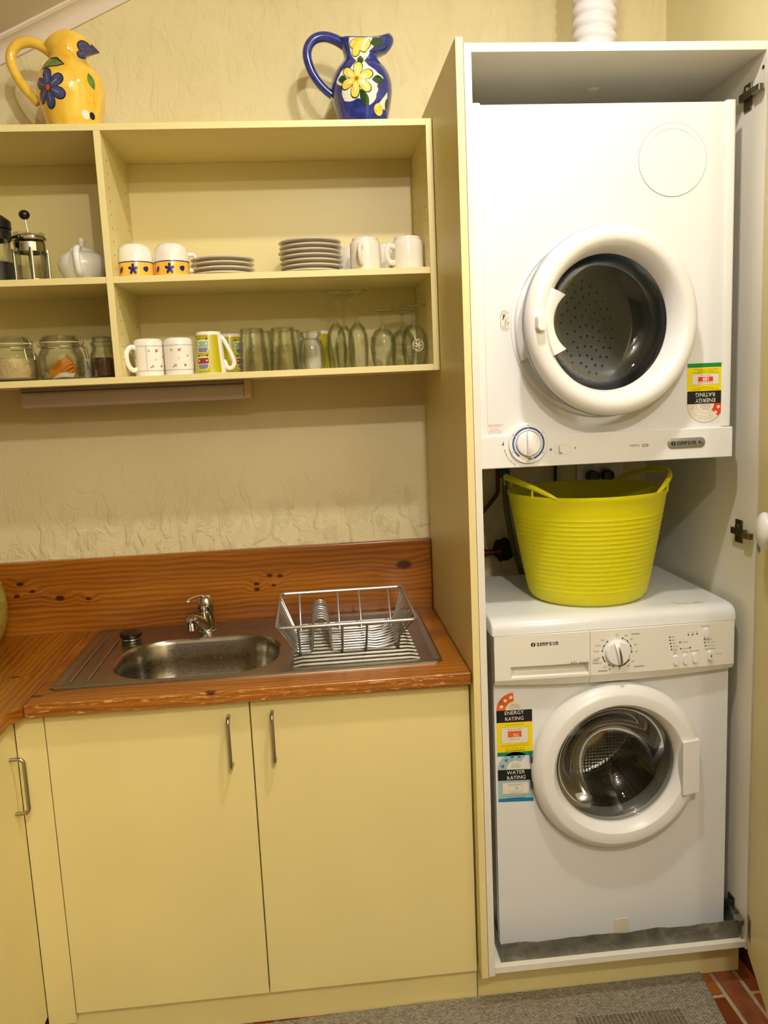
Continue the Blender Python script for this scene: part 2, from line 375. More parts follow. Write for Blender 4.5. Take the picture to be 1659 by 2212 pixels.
mGalv.b.inputs['Metallic'].default_value = .55; mGalv.b.inputs['Roughness'].default_value = .5; mGalv.l(mGalv.bump(_f, .5, .003), mGalv.b.inputs['Normal']); mGalv = mGalv.m
mCop = pm('old_copper', (120, 62, 40), .38, .9, var=.2, vs=30); mSeal = pm('dark_sealant', (26, 20, 14), .7, var=.2, vs=40, bump=.5, bs=60)
mHose = pm('olive_hose', (104, 96, 40), .45, var=.05); mTeal = pm('blue_connector', (14, 84, 110), .4, var=.05)
mDuct = pm('white_duct_vinyl', (226, 222, 224), .38, var=.03)
mRug = NT('woven_rug')
def rug(t):
    b = t.b; v = t.coord(); br = t.n('TexBrick'); br.inputs['Scale'].default_value = 62; br.inputs['Mortar Size'].default_value = .06
    br.inputs['Color1'].default_value = lin((200, 192, 168)); br.inputs['Color2'].default_value = lin((128, 118, 98)); br.inputs['Mortar'].default_value = lin((58, 52, 40))
    br.inputs['Brick Width'].default_value = .62; br.inputs['Row Height'].default_value = .26; br.offset = .5; t.l(v, br.inputs['Vector'])
    n = t.noise(v, 300, 2); t.l(t.mix(.35, br.outputs['Color'], t.ramp(n, [(.3, lin((90, 82, 66))), (.7, lin((200, 190, 166)))])), b.inputs['Base Color'])
    b.inputs['Roughness'].default_value = .9
    t.l(t.bump(t.math('SUBTRACT', t.math('MULTIPLY', n, .4), br.outputs['Fac']), .9, .004), b.inputs['Normal']); return t.m
mRug = rug(mRug)
mBrk = [pm('brick_%d' % i, c, .38, var=.12, vs=20, bump=.4, bs=60, coat=.25) for i, c in enumerate([(138, 70, 28), (158, 86, 36), (118, 54, 22), (146, 84, 52)])]
mMort = pm('mortar', (176, 158, 126), .85, var=.08, vs=40, bump=.5, bs=120)
# ------------------------------------------------------------------ room shell
WL, WR, YF = -1.632, 0.729, -5.4
FZ = -.046
def ceil_z(x): return 2.595+.457*(x+.762)
struct(MB().box(WL-.1, WR+.1, 0, .1, FZ-.05, 3.4).build('wall_back', mWall))
struct(MB().box(WR, WR+.1, YF, 0, FZ-.05, 3.4).build('wall_right', mWallR))
struct(MB().box(WL-.1, WL, YF, 0, FZ-.05, 3.4).build('wall_left', mRoomWall))
struct(MB().box(WL-.1, WR+.1, YF-.1, YF, FZ-.05, 3.4).build('wall_front', mRoomWall))
cl = MB(); cl.prism([(WL-.1, ceil_z(WL-.1)), (WR+.1, ceil_z(WR+.1)), (WR+.1, ceil_z(WR+.1)+.08), (WL-.1, ceil_z(WL-.1)+.08)], YF-.1, .1, 'y')
struct(cl.build('ceiling', mCeil))
# cornice: scotia along the sloping joint
tr = MB(); rs = []
for x in (WL, WR):
    z = ceil_z(x); prof = [(0, 0), (-.05, 0), (-.05, -.006), (-.046, -.008)]
    for k in range(7):
        a = radians(90*k/6); prof.append((-.044+.034*sin(a), -.044+.034*cos(a)))
    prof += [(-.008, -.05), (0, -.05)]
    rs.append([(x, p[0], z+p[1]) for p in prof])
tr.rings(rs, True, True, True); struct(tr.build('trim_1', pm('cornice_paint', (226, 214, 200), .7, var=.02), smooth=30))
struct(MB().box(WR-.012, WR-.0005, YF, -.30, FZ, .07).build('shade_strip_right', pm('shaded_brick_colour', (92, 40, 18), .45, var=.1)))  # added dark strip, coloured to stand in for shaded floor bricks along the wall
# floor: mortar bed with single bricks where the rug leaves it bare
fl = MB().box(WL-.1, WR+.1, YF-.1, .1, FZ-.05, FZ-.004).build('floor', mMort); struct(fl)
bp_ = Vector((-.33, -.944)).normalized()  # rows run slightly skewed to the cabinets
L, Wd, g = .2, .050, .0125
bev_me = {}
cnt = 0
for r in range(-3, 24):
    for c in range(-1, 8):
        u = .6475-((r-3)*(Wd+g)); v = -.535-c*(L+g)-(-.003 if r % 2 == 0 else .5*(L+g))
        th = 0
        cx = .60+(u-.60)*cos(th)-(v+.6)*sin(th)*-1*-1; cy = -.6+(u-.60)*sin(th)+(v+.6)*cos(th)
        if not (-1.0 < cx < WR-.012 and -1.9 < cy < -.5): continue
        key = cnt % 4
        if key not in bev_me:
            o = MB().box(-Wd/2, Wd/2, -L/2, L/2, -.03, .0).build('brick', mBrk[key], fl, bev=0); bev_me[key] = o.data
        else:
            o = bpy.data.objects.new('brick', bev_me[key]); COL.objects.link(o); o.parent = fl
        o.location = (cx, cy, FZ+random.uniform(-.001, .001)); o.rotation_euler = (0, 0, th); cnt += 1
# ------------------------------------------------------------------ wall shelf unit
SX0, SX1, SF, ST, SM, SB, T = -1.6, -.0005, -.2959, 2.1485, 1.7949, 1.5366, .016
su = thing('wall_shelf_unit', 'long cream open shelf unit fixed to the wall above the sink', 'shelf', (-.8, 0, SB))
def bx(name, x0, x1, y0, y1, z0, z1, m, par, bev=.0008, label=None): return MB().box(x0, x1, y0, y1, z0, z1).build(name, m, par, True, bev=bev, label=label)
bx('top_board', SX0, SX1-T, SF, 0, ST-T, ST, mLam, su); bx('bottom_board', SX0, SX1-T, SF, 0, SB, SB+T, mLam, su)
bx('side_panel', SX1-T, SX1, SF, 0, SB, ST, mLam, su); bx('side_panel', SX0-T, SX0, SF, 0, SB, ST, mLam, su)
DV = -.8166
dvp = bx('divider', DV, DV+T, SF, -.003, SB+T, ST-T, mLam, su)
bx('shelf_board', DV+T, SX1-T, SF+.002, -.003, SM-T, SM, mLam, su); bx('shelf_board', SX0, DV, SF+.002, -.003, SM-T, SM, mLam, su)
bx('back_panel', SX0, SX1-T, -.003, -.0005, SB+T, ST-T, mLam, su)
for (mlist, x, sg) in ((1, DV+T, 1), (2, SX1-T, -1)):
    h = MB()
    for yy in (-.25, -.05):
        z = SB+.06
        while z < ST-.04:
            if abs(z-SM) > .02: h.lathe([(.0025, 0), (.0025, .0004*sg)], 8, (x, yy, z), 'x')
            z += .032
    h.build('peg_holes', pm('peg_hole_brown', (120, 96, 44), .8, var=0), su, True)['kind'] = 'stuff'
# under-shelf batten light
bt = thing('under_shelf_light', 'long dusty batten light switched off under the shelf unit', 'light', (-.8, -.12, SB-.03))
MB().box(-1.095, -.512, -.155, -.03, SB-.009, SB-.0005).build('housing', pm('batten_housing', (150, 140, 120), .5), bt, True, bev=.001)
dm = MB(); dm.prism(rrect(-.155, -.05, SB-.052, SB-.009, .012), -1.095, -.513, 'x'); dm.build('diffuser', pm('dusty_diffuser', (196, 182, 170), .38, var=.05, vs=4), bt, True)
bx('end_cap', -.512, -.495, -.158, -.045, SB-.05, SB-.0005, pm('end_cap_cream', (206, 186, 120), .5), bt)
# ------------------------------------------------------------------ base cabinet, worktop, sink
CT, CB, CF, DF = .8333, .802, -.6052, -.5776
bc = thing('base_cabinet', 'cream two-door base cabinet under the sink worktop', 'cabinet', (-.5, -.3, 0))
bx('carcass', -1.0, -.001, DF+.019, -.001, .045, CB-.17, mLam, bc); bx('back_rail', -1.0, -.001, -.5+.47, -.001, CB-.17, CB-.001, mLam, bc)
bx('front_rail', -1.0, -.001, DF+.019, DF+.034, CB-.17, CB-.001, mLam, bc)
bx('kick_board', -1.045, -.001, -.560, -.545, FZ+.0005, .045, mLam, bc)
def pull(par, pts, r=.0045, name='handle'): 
    m = MB(); m.tube(pts, r, 10); return m.build(name, mHandle, par, True)
def bow(x, z0, z1, y):
    rr = .012; P = [(x, y, z0)]
    for k in range(5): a = radians(90*k/4); P.append((x, y-.03+rr-rr*sin(a), z0+rr-rr*cos(a)))
    for k in range(5): a = radians(90*k/4); P.append((x, y-.03+rr-rr*cos(a), z1-rr+rr*sin(a)))
    return P+[(x, y, z1)]
d1 = bx('door', -.979, -.5195, DF, DF+.018, .0449, CB-.003, mLam, bc, bev=.0012)
d2 = bx('door', -.5165, -.0032, DF, DF+.018, .0449, CB-.003, mLam, bc, bev=.0012)
pull(d1, bow(-.567, .645, .763, DF)); pull(d2, bow(-.467, .65, .765, DF))
bx('filler_panel', -1.0455, -.981, DF, DF+.018, .02, CB-.003, mLam, bc)
# return cabinet along the left wall
rc = thing('return_cabinet', 'cream return cabinet at left edge with one side handle', 'cabinet', (-1.35, -1.0, 0))
bx('carcass', WL+.002, -1.066, -1.75, -.02, .045, CB-.001, mLam, rc); bx('kick_board', -1.09, -1.075, -1.75, -.56, FZ+.0005, .045, mLam, rc)
rd = bx('door', -1.064, -1.046, -1.2, -.579, .0449, CB-.003, mLam, rc, bev=.0012); bx('door', -1.064, -1.046, -1.72, -1.204, .0449, CB-.003, mLam, rc, bev=.0012)
hp = []
for k in range(5): a = radians(90*k/4); hp.append((-1.046+.03-.012+.012*sin(a), -.625+.0, .59+.012-.012*cos(a)))
hp = [(-1.046, -.625, .59)]+hp+[(-1.046+.03-.012+.012*cos(radians(90*k/4)), -.625, .718-.012+.012*sin(radians(90*k/4))) for k in range(5)]+[(-1.046, -.625, .718)]
pull(rd, hp)
kn = [(-1.197, -.024, .985, .007), (-1.165, -.024, .962, .006), (-1.21, -.024, .95, .006), (-1.09, -.024, .937, .009), (-1.01, -.024, .93, .006),
      (-.085, -.024, .972, .016), (-.485, -.024, .965, .006), (-.455, -.024, .962, .006), (-.525, -.024, .942, .006), (-.525, -.024, .925, .006), (-.475, -.024, .935, .005)]
kw = [(-.6, -.6, .83, .009), (-1.0, -.55, .833, .01), (-.07, -.3, .8333, .004), (-.06, -.33, .8333, .004), (-.055, -.37, .8333, .004)]
wt = thing('worktop', 'varnished orange pine worktop with worn front edge and tall upstand', 'worktop', (-.5, -.3, CB))
def rr_hole(x0, x1, y0, y1, r, cx, cy, N):
    P = rrect(x0, x1, y0, y1, r, 12); out = []
    for i in range(N):
        a = 2*pi*i/N; best = None
        for j in range(len(P)):
            p, q = P[j], P[(j+1) % len(P)]; dx, dy = cos(a), sin(a); ex, ey = q[0]-p[0], q[1]-p[1]; den = dx*ey-dy*ex
            if abs(den) < 1e-12: continue
            t = ((p[0]-cx)*ey-(p[1]-cy)*ex)/den; u = ((p[0]-cx)*dy-(p[1]-cy)*dx)/den
            if t > 0 and -1e-6 <= u <= 1+1e-6: best = t; break
        out.append((cx+best*cos(a), cy+best*sin(a)))
    return out
BX0, BX1, BY0, BY1 = -.868, -.452, -.492, -.172
bcx, bcy = (BX0+BX1)/2, (BY0+BY1)/2
mW = pine('pine_worktop', kw, 0, True, (-.5, -.3, CB)); mU = pine('pine_upstand', kn, 0, None, (-.5, -.3, CB))
m = MB(); hole = rr_hole(BX0-.008, BX1+.008, BY0-.008, BY1+.008, .13, bcx, bcy, 96)
m.plate(-1.0125, -.0008, CF, -.0245, bcx, bcy, hole, CB, CT, 96, 'z')
m.build('board', mW, wt, True, bev=.004)
bx('upstand', WL+.001, -.0008, -.0243, -.0008, CB, 1.0472, mU, wt, bev=.004)
# left return worktop: its own board, grain towards the room
wr = MB(); wr.prism([(WL+.001, -.025), (-1.013, -.025), (-1.013, -.6052), (-1.03, -.64), (-1.03, -1.8), (WL+.001, -1.8)], CB, CT, 'z')
tag(wr.build('return_worktop', pine('pine_return', [(-1.1, -.4, .833, .008)], 1), bev=.004), 'orange pine return worktop at the left edge of the picture', 'worktop')
# sink
SK = .8345
sk = thing('kitchen_sink', 'stainless steel inset sink with one bowl and ribbed drainer', 'sink', (-.52, -.28, SK))
sx0, sx1, sy0, sy1 = -.985, -.0515, -.521, -.036
m = MB(); b2 = rr_hole(BX0, BX1, BY0, BY1, .125, bcx, bcy, 96)
m.plate(sx0+.02, -.425, sy0+.014, sy1-.02, bcx, bcy, b2, SK-.0006, SK, 96, 'z')
m.box(-.425, sx1-.02, sy0+.014, sy1-.02, SK-.0006, SK)
rim = []
for (o_, z) in ((0, CT-SK+.0002), (0.001, .003), (.006, .0042), (.012, .003), (.022, 0)):
    rim.append([(x, y, SK+z) for x, y in rrect(sx0+o_, sx1-o_, sy0+o_*.8, sy1-o_, .022, 6)])
m.rings(rim)
m.build('flange', mSteel, sk, True, smooth=50)
bw = MB(); rs = []
for (o_, z, r) in ((0, 0, .125), (.004, -.003, .121), (.008, -.012, .118), (.014, -.06, .112), (.022, -.11, .105), (.04, -.138, .09), (.075, -.149, .06), (.13, -.151, .025)):
    rs.append([(x, y, SK+z) for x, y in rrect(BX0+o_, BX1-o_, BY0+o_, BY1-o_, max(.01, r), 12)])
bw.rings(rs, True, False, True); bw.build('bowl', mBowl, sk, True, smooth=60)
wst = MB(); wst.lathe([(0.0001, .001), (.03, .001), (.036, .003), (.038, .0005)], 24, (-.66, -.33, SK-.151)); wst.build('waste', mChrome, sk, True)
mRib = steel('dull_drainer_steel', .36, (3, 200, 200), (128, 124, 114))
for k in range(13):
    y = -.475+k*.029
    rb = MB(); x0 = -.415; x1 = -.105
    P = [(x0+(x1-x0)*t, y, SK+.0035*min(1, sin(pi*min(1, max(0, t)))*8)-.001) for t in [i/14 for i in range(15)]]
    rb.tube(P, .0058, 8); rb.xf(lambda x, y_, z: (x, y_, max(z, SK-.0005))); rb.build('drainer_rib', mRib, sk, True)
# pressed left bead lines
for xx in (-.945, -.905):
    bd = MB(); bd.tube([(xx, -.49+.01, SK-.001), (xx, -.46, SK+.001), (xx, -.1, SK+.001), (xx, -.08, SK-.001)], .004, 8); bd.build('pressed_bead', mSteel, sk, True)
# mixer tap
tx, ty = -.665, -.112
tp = thing('mixer_tap', 'chrome single lever mixer tap standing behind the sink bowl', 'tap', (tx, ty, SK))
m = MB(); m.lathe([(.026, 0), (.026, .004), (.0235, .006), (.0228, .05), (.0222, .062)], 28); m.build('body', mChrome, tp)
m = MB(); m.lathe([(.0224, .063), (.0235, .068), (.0238, .082), (.0205, .096), (.013, .104), (.0001, .106)], 28); m.build('cap', mChrome, tp)
sp = MB(); sp.tube(spl([(-.004, -.006, .012), (-.014, -.03, .034), (-.024, -.056, .052), (-.03, -.078, .058)], 5), [.017]*3+[.0165]*5+[.0145]*8, 16); sp.build('spout', mChrome, tp)
ae = MB(); ae.lathe([(.0125, 0), (.0135, .002), (.0135, .018), (.0145, .02), (.0145, .028), (.01, .033), (.0001, .034)], 24, (-.031, -.084, .03)); ae.build('aerator', mChrome, tp)
lv = MB(); lv.tube(spl([(0, 0, .1), (-.012, -.012, .107), (-.03, -.03, .107), (-.046, -.05, .1)], 5), [.009, .0085, .008, .0075, .007, .0065, .006, .0062, .0066, .0072, .0078, .008, .008, .0076, .0065, .004], 12, flat=.45); lv.build('lever', mChrome, tp)
sp2 = MB(); sp2.ball((-.017, -.021, .074), .0032); sp2.build('indicator', mBlackP, tp)
# plug resting on the sink flange
pg = thing('sink_plug', 'dark rubber sink plug resting upside down beside the tap', 'plug', (-.868, -.16, SK))
MB().lathe([(.024, 0), (.026, .003), (.0265, .012), (.03, .018), (.03, .024), (.026, .027), (.0001, .027)], 28).build('rubber_plug', pm('plug_rubber', (34, 16, 12), .25, var=.05), pg)
MB().lathe([(.0245, .0), (.0245, .0075), (.0272, .0075), (.0272, .0105), (.0245, .0105)], 28, (0, 0, -.0002)).build('chrome_collar', mChrome, pg)
# ------------------------------------------------------------------ dish rack
rk = thing('dish_rack', 'grey wire dish rack standing on the ribbed drainer', 'dish rack', (-.28, -.33, SK+.004))
ZR = .1065+SK; ZB = SK+.016
def rp(x, y, z): return (x, y, z)
RX0, RX1, RY0, RY1 = -.449, -.111, -.504, -.165
bX0, bX1, bY0, bY1 = -.408, -.142, -.412, -.238
m = MB(); m.tube([(x, y, ZR) for x, y in rrect(RX0, RX1, RY0, RY1, .012, 4)], .004, 8, True); m.build('rim', mWire, rk, True)
nW = 9
for i in range(nW):
    f = i/(nW-1); yb = bY0+(bY1-bY0)*f; yt = RY0+.02+(RY1-RY0-.04)*f
    P = [(RX0, yt, ZR), (bX0-.004, yb, ZB+.008), (bX0+.002, yb, ZB+.001), (bX0+.008, yb, ZB), (-.372, yb, ZB), (-.367, yb, ZB+.005)]
    xc = -.343; hw = .019; top = ZR-.004; P += [(xc-hw, yb, top-hw-.006)]
    for k in range(1, 8): a = pi-pi*k/8; P.append((xc+hw*cos(a), yb, top-hw-.002+hw*sin(a)))
    P += [(xc+hw, yb, top-hw-.006), (-.319, yb, ZB+.005), (-.314, yb, ZB), (-.235, yb, ZB)]
    P += [(-.225, yb, ZB+.001), (-.205, yb, ZB-.002), (-.18, yb, ZB+.001), (-.155, yb, ZB+.009), (-.14, yb, ZB+.03), (RX1, yt, ZR)]
    m = MB(); m.tube(P, .0024, 6); m.build('wire', mWire, rk, True)
for xb in (-.398, -.292, -.232, -.15):
    xt = xb
    m = MB(); m.tube([(xt, RY0, ZR), (xb, RY0+.004, ZR-.006), (xb, bY0-.006, ZB), (xb, bY0-.001, ZB-.0045), (xb, bY1+.001, ZB-.0045), (xb, bY1+.006, ZB), (xb, RY1-.004, ZR-.006), (xt, RY1, ZR)], .003, 8); m.build('cross_wire', mWire, rk, True)
for xb in (-.398, -.15):
    for yb in (bY0+.01, bY1-.01):
        m = MB(); m.lathe([(.004, -.004+SK), (.0045, SK+.0), (.0035, ZB-.006)], 10, (xb, yb, .004)); m.build('foot', mWire, rk, True)
# bulging jar, all but its side out of frame
gj = thing('storage_jar', 'yellow-green glazed jar bulging in at the left edge on the worktop', 'jar', (-1.318, -.15, CT))
MB().lathe([(.07, 0), (.09, .01), (.108, .05), (.118, .09), (.12, .12), (.118, .15), (.108, .19), (.085, .225), (.075, .235), (.078, .25), (.07, .25), (.066, .235), (.1, .18), (.1, .06), (.0001, .012)], 48, cap1=False).build('body', glaze('green_yellow_glaze', (140, 124, 40), (176, 164, 84), 20), gj)
# ------------------------------------------------------------------ tall laundry cabinet
PF, HT = -.6194, 2.2048
tc = thing('laundry_cabinet', 'tall open laundry cupboard holding the two white machines', 'cabinet', (.35, -.3, 0))
bx('side_panel', .0008, .0172, PF, -.001, .0548, HT, mLam, tc, label='cream outer side panel'); bx('carcass_side', .018, .034, PF, -.001, .058, HT-.012, mWhLam, tc)
CRX = .6752
bx('carcass_side', CRX, CRX+.016, PF, -.001, .058, HT-.012, mWhLam, tc)
bx('top_board', .034, CRX, PF, -.12, HT-.030, HT-.012, mWhLam, tc); bx('bottom_board', .034, CRX, PF, -.002, .0645, .0814, mWhLam, tc)
bx('kick_board', .0008, CRX+.016, -.560, -.545, FZ+.0005, .064, mLam, tc)
pk = MB(); pk.lathe([(.0001, -.003), (.010, -.003), (.0145, 0)], 14, (.371, -.401, HT-.0302)); pk.build('paper_plug', pm('paper_plug_white', (240, 228, 200), .8, var=.1, bump=.5, bs=200), tc, True)
hh = MB(); hh.lathe([(.0045, -.0004), (.0045, 0)], 10, (CRX, -.607, 2.144), 'x'); hh.build('screw_hole', mSeal, tc, True)
# open door, hinged right, swung out a little short of square
dd = Vector((-.306, -.952, 0)).normalized(); dn = Vector((-dd.y, dd.x, 0)) ; dn = dn if dn.x > 0 else -dn
h0 = Vector((.6775, PF-.006, 0))
def dpt(u, t, z): p = h0+dd*u+dn*t; return (p.x, p.y, z)
dm = MB(); v = [dpt(u, t, z) for u in (0, .62) for t in (0, .017) for z in (.0548, HT-.012)]
dm.add(v, [(0, 1, 3, 2), (4, 6, 7, 5), (0, 4, 5, 1), (2, 3, 7, 6), (0, 2, 6, 4), (1, 5, 7, 3)])
door = dm.build('door', mLam, tc, True, bev=.001)
def hinge(z, tilt=0):
    m = MB()
    # mounting plate and dark arm on the carcass side
    m.box(CRX-.004, CRX, -.565, -.535, z-.028, z+.028); m.box(CRX-.014, CRX-.004, -.592, -.532, z-.007, z+.009)
    m.box(CRX-.012, CRX-.003, -.56, -.548, z+.009, z+.018)
    a = m.build('hinge_arm', pm('dark_hinge_steel', (120, 112, 92), .25, .9, var=.1), tc, True, bev=.001)
    p = MB(); p.box(CRX-.018, CRX-.006, -.622, -.59, z-.009, z+.006); p.build('hinge_knuckle', mHandle, tc, True, bev=.0015)
    q = MB(); v = [dpt(u, t, zz) for u in (.004, .03) for t in (-.002, -.0001) for zz in (z-.032, z+.026)]
    q.add(v, [(0, 1, 3, 2), (4, 6, 7, 5), (0, 4, 5, 1), (2, 3, 7, 6), (0, 2, 6, 4), (1, 5, 7, 3)]); q.build('hinge_plate', mHandle, door, True, bev=.0006)
hinge(2.102); hinge(1.118); hinge(.135)
# white plastic thing hanging on the open door at the frame edge
wc = MB(); wc.ball((0, 0, 0), .040, 20, 12, 1.0); wc.xf(lambda x, y, z: (x*.45, y, z*1.0+.25*max(0, z)*0))
w_ = wc.build('door_hook', mPlastic); w_.location = Vector(dpt(.150, -.0186, 1.158)); w_.rotation_euler = (0, 0, atan2(dn.y, dn.x))
tag(w_, 'white rounded plastic hook on the inside of the open cupboard door', 'hook')
# ------------------------------------------------------------------ flexible duct above the cupboard
dc = MB(); prof = []
z = 0
R0 = .0485
rs = []; turns = 31; seg = 40; pitch = .029; k = 0
for i in range(turns*10+1):
    zz = i/10*pitch; ring = []
    for j in range(seg):
        a = 2*pi*j/seg; ph = (zz/pitch+j/seg)*2*pi
        s_ = (.5+.5*cos(ph))
        fold = .0012*sin(a*26+zz*900)*(1-s_)
        r = R0+.0062*s_**.6+fold
        ring.append((r*cos(a), r*sin(a), zz))
    rs.append(ring)
dc.rings(rs); dc_o = dc.build('duct', mDuct); dc_o.location = (.4, -.24, HT-.0118)
DX = .430
dc_o.location = (DX, -.25, HT-.0118); tag(dc_o, 'white ribbed flexible vent duct rising from the top of the laundry cupboard', 'duct')
# ------------------------------------------------------------------ galvanised tray
tr = MB(); x0, x1, y0, y1, zb = .0525, .6665, -.6045, -.10, .0818
def lip(i, n): return .1295+.0016*sin(i*.55)+.0008*sin(i*1.7+1)
P = []; n = 40
for i in range(n): P.append((x0+(x1-x0)*i/n, y0))
for i in range(20): P.append((x1, y0+(y1-y0)*i/20))
for i in range(n): P.append((x1-(x1-x0)*i/n, y1))
for i in range(20): P.append((x0, y1-(y1-y0)*i/20))
N = len(P)
top = [(x, y+(.0012*sin(i*.8) if y == y0 else 0), lip(i, N)) for i, (x, y) in enumerate(P)]
cxm, cym = (x0+x1)/2, (y0+y1)/2
def insx(x, y, d): return (x+(d if x < cxm else -d) if abs(x-cxm) > .29 else x, y+(d if y < cym else -d) if abs(y-cym) > .24 else y)
tr.rings([[(x, y, zb) for x, y in P], [(p[0], p[1], p[2]) for p in top], [(*insx(p[0], p[1], .0012), p[2]) for p in top], [(*insx(x, y, .0012), zb+.001) for x, y in P]], True, True, True)
tr.box(x0+.001, x1-.001, y0+.001, y1-.001, zb, zb+.0012)
tray = tr.build('drip_tray', mGalv, smooth=60); tag(tray, 'dented grey galvanised metal tray under the washing machine', 'tray')
# ------------------------------------------------------------------ washing machine
WX0, WX1, WF, WT = .0615, .6515, -.554, .9435
wm = thing('washing_machine', 'white front-loading washing machine at the bottom of the cupboard', 'washing machine', (.357, -.35, .0832))
WB = .0845
dcx, dcz, DR = .3615, .5535, .213
hole_r = .158
m = MB(); m.plate(WX0, WX1, WB, .906, dcx, dcz, hole_r, WF, WF+.012, 72)
m.box(WX0, WX0+.002, WF+.012, -.125, WB, .906); m.box(WX1-.002, WX1, WF+.012, -.125, WB, .906); m.box(WX0, WX1, -.127, -.125, WB, .906); m.box(WX0, WX1, WF+.012, -.125, WB, WB+.002)
body = m.build('body', mEnamel, wm, True, smooth=50, bev=.002)
# lid with rounded front lip
LP = [(-.125, .906), (-.125, WT-.003), (-.128, WT), (-.53, WT), (-.545, WT-.001), (-.560, WT-.004), (-.570, WT-.010), (-.5755, WT-.019), (-.577, WT-.036), (-.577, .9062), (-.5, .9062)]
m = MB(); rs = []
for x, ins in ((WX0-.0055, .004), (WX0-.004, .0015), (WX0-.001, 0), (WX1+.001, 0), (WX1+.004, .0015), (WX1+.0055, .004)):
    rs.append([(x, y+(ins if y < -.5 else (-ins if y > -.13 else 0)), z-(ins if z > .92 else 0)) for y, z in LP])
m.rings(rs, True, True, True); m.build('lid', mEnamel, wm, True, smooth=35)
st = MB(); pts = [(.519+.074*t, -.527-.006*sin(t*3)-.004*t, 0) for t in [i/10 for i in range(11)]]
poly = [(p[0], p[1]-.006-.002*sin(i*2.1)) for i, p in enumerate(pts)]+[(p[0], p[1]+.007+.003*sin(i*1.7)) for i, p in reversed(list(enumerate(pts)))]
st.add([(x, max(y, -.538), WT+.0002) for x, y in poly], [tuple(range(len(poly)))]); st.build('stain', pm('pale_rust_stain', (214, 200, 160), .6, var=.2, vs=60), wm, True, label='pale brown stain')
# control panel: bulged front, swept along x
PX0, PX1 = WX0-.001, WX1+.0005
def pu(x): return (x-(PX0+PX1)/2)/((PX1-PX0)/2)
def py(x, z):
    u = pu(x); b = -.5775-.009*(1-abs(u)**2.4)
    if z < .797: b += (.797-z)*.55
    return b
def pzb(x): u = pu(x); return .7735+.010*abs(u)**2
def panel(xa, xb, skip=None, name='panel'):
    xs = [xa+(xb-xa)*i/20 for i in range(21)]; fz = [0, .3, .6, .8, .9, 1]
    if skip: xs = sorted(set([round(x, 5) for x in xs]+[skip[0], skip[1]]))
    m = MB(); rows = []
    cols = []
    for x in xs:
        zb_ = pzb(x); zz = [zb_+.001, zb_+.006, .797, .8015, .8295, .845, .87, .9052]
        cols.append([(x, py(x, z), z) for z in zz])
    n = len(cols[0])
    v = [p for c in cols for p in c]; f = []
    for i in range(len(cols)-1):
        for j in range(n-1):
            if skip and xs[i] >= skip[0]-1e-6 and xs[i+1] <= skip[1]+1e-6 and j == 3: continue
            f.append((i*n+j, (i+1)*n+j, (i+1)*n+j+1, i*n+j+1))
    # top, bottom, side closures to the body
    b0 = len(v)
    for c in cols: v += [(c[0][0], WF+.0005, c[0][2]+.002), (c[0][0], WF+.0005, .9052)]
    for i in range(len(cols)-1):
        f.append((i*n, b0+2*i, b0+2*i+2, (i+1)*n)); f.append((i*n+n-1, (i+1)*n+n-1, b0+2*i+3, b0+2*i+1))
    for i, s_ in ((0, 1), (len(cols)-1, -1)): f.append(tuple([i*n+j for j in range(n)]+[b0+2*i+1, b0+2*i]))
    m.add(v, f)
    if skip:
        a, b_ = skip; zt, z0 = .8295, .8015
        m.add([(a, py(a, zt), zt), (b_, py(b_, zt), zt), (b_, py(b_, z0), z0), (a, py(a, z0), z0), (a+.012, WF-.006, zt-.001), (b_-.002, WF-.006, zt-.001), (b_-.002, WF-.010, z0+.008), (a+.012, WF-.010, z0+.008)],
              [(0, 1, 5, 4), (1, 2, 6, 5), (2, 3, 7, 6), (3, 0, 4, 7), (4, 5, 6, 7)])
    return m.build(name, mPanel, wm, True, smooth=28)
drw = panel(PX0, .2895, (.0985, .2865), 'detergent_drawer'); cpn = panel(.2905, PX1, None, 'control_panel')
surf = lambda x, z: py(x, z)-.0004
def on(m, poly, mi=0): m.add([(x, surf(x, z), z) for x, z in poly], [tuple(range(len(poly)))], mi)
# logo text with tall m and n
def wordmark(m, x, z, cap, y=0, sf=None, mi=0, w=1.0):
    X = x
    R = cap*.62
    for sgn in (1, -1):   # two-part swirl roundel
        P = []
        for k in range(13): a = radians((90 if sgn > 0 else 270)+165*k/12); P.append((X+R+R*cos(a), z+R*sin(a)))
        for k in range(9): a = radians((90 if sgn > 0 else 270)+150-130*k/8); P.append((X+R+R*.42*cos(a)+sgn*R*.1, z+R*.38*sin(a)+sgn*R*.18))
        c = [(p[0], y if sf is None else sf(*p), p[1]) for p in P]; m.add(c, [tuple(range(len(c)))], mi)
    X += 2*R+cap*.35
    for ch in 'SImPSOn':
        vs, fs = glyphs(ch, 1, .028); a = min(p[0] for p in vs); b = max(p[0] for p in vs); lo = min(p[1] for p in vs); hi = max(p[1] for p in vs)
        wd = cap*{'I': .28, 'm': 1.12}.get(ch, .78)*w
        P = []
        for u, v_ in vs:
            px_ = X+(u-a)/(b-a)*wd; pz_ = z-cap/2+(v_-lo)/(hi-lo)*cap; P.append((px_, y if sf is None else sf(px_, pz_), pz_))
        m.add(P, fs, mi); X += wd+cap*.16
    return X
m = MB(); wordmark(m, .1475, .882, .0088, sf=surf, w=.92); m.build('brand_lettering', mBlack, drw, True, smooth=0)
m = MB(); text(m, 'EZI', .0085, .243, .831, align='l', surf=surf, sx=1.25); text(m, 'sensor', .0088, .262, .8312, align='l', surf=surf, sx=1.05); m.build('drawer_lettering', mBlack, drw, True, smooth=0)
KX, KZ = .3555, .850
kb = MB(); ky = py(KX, KZ)
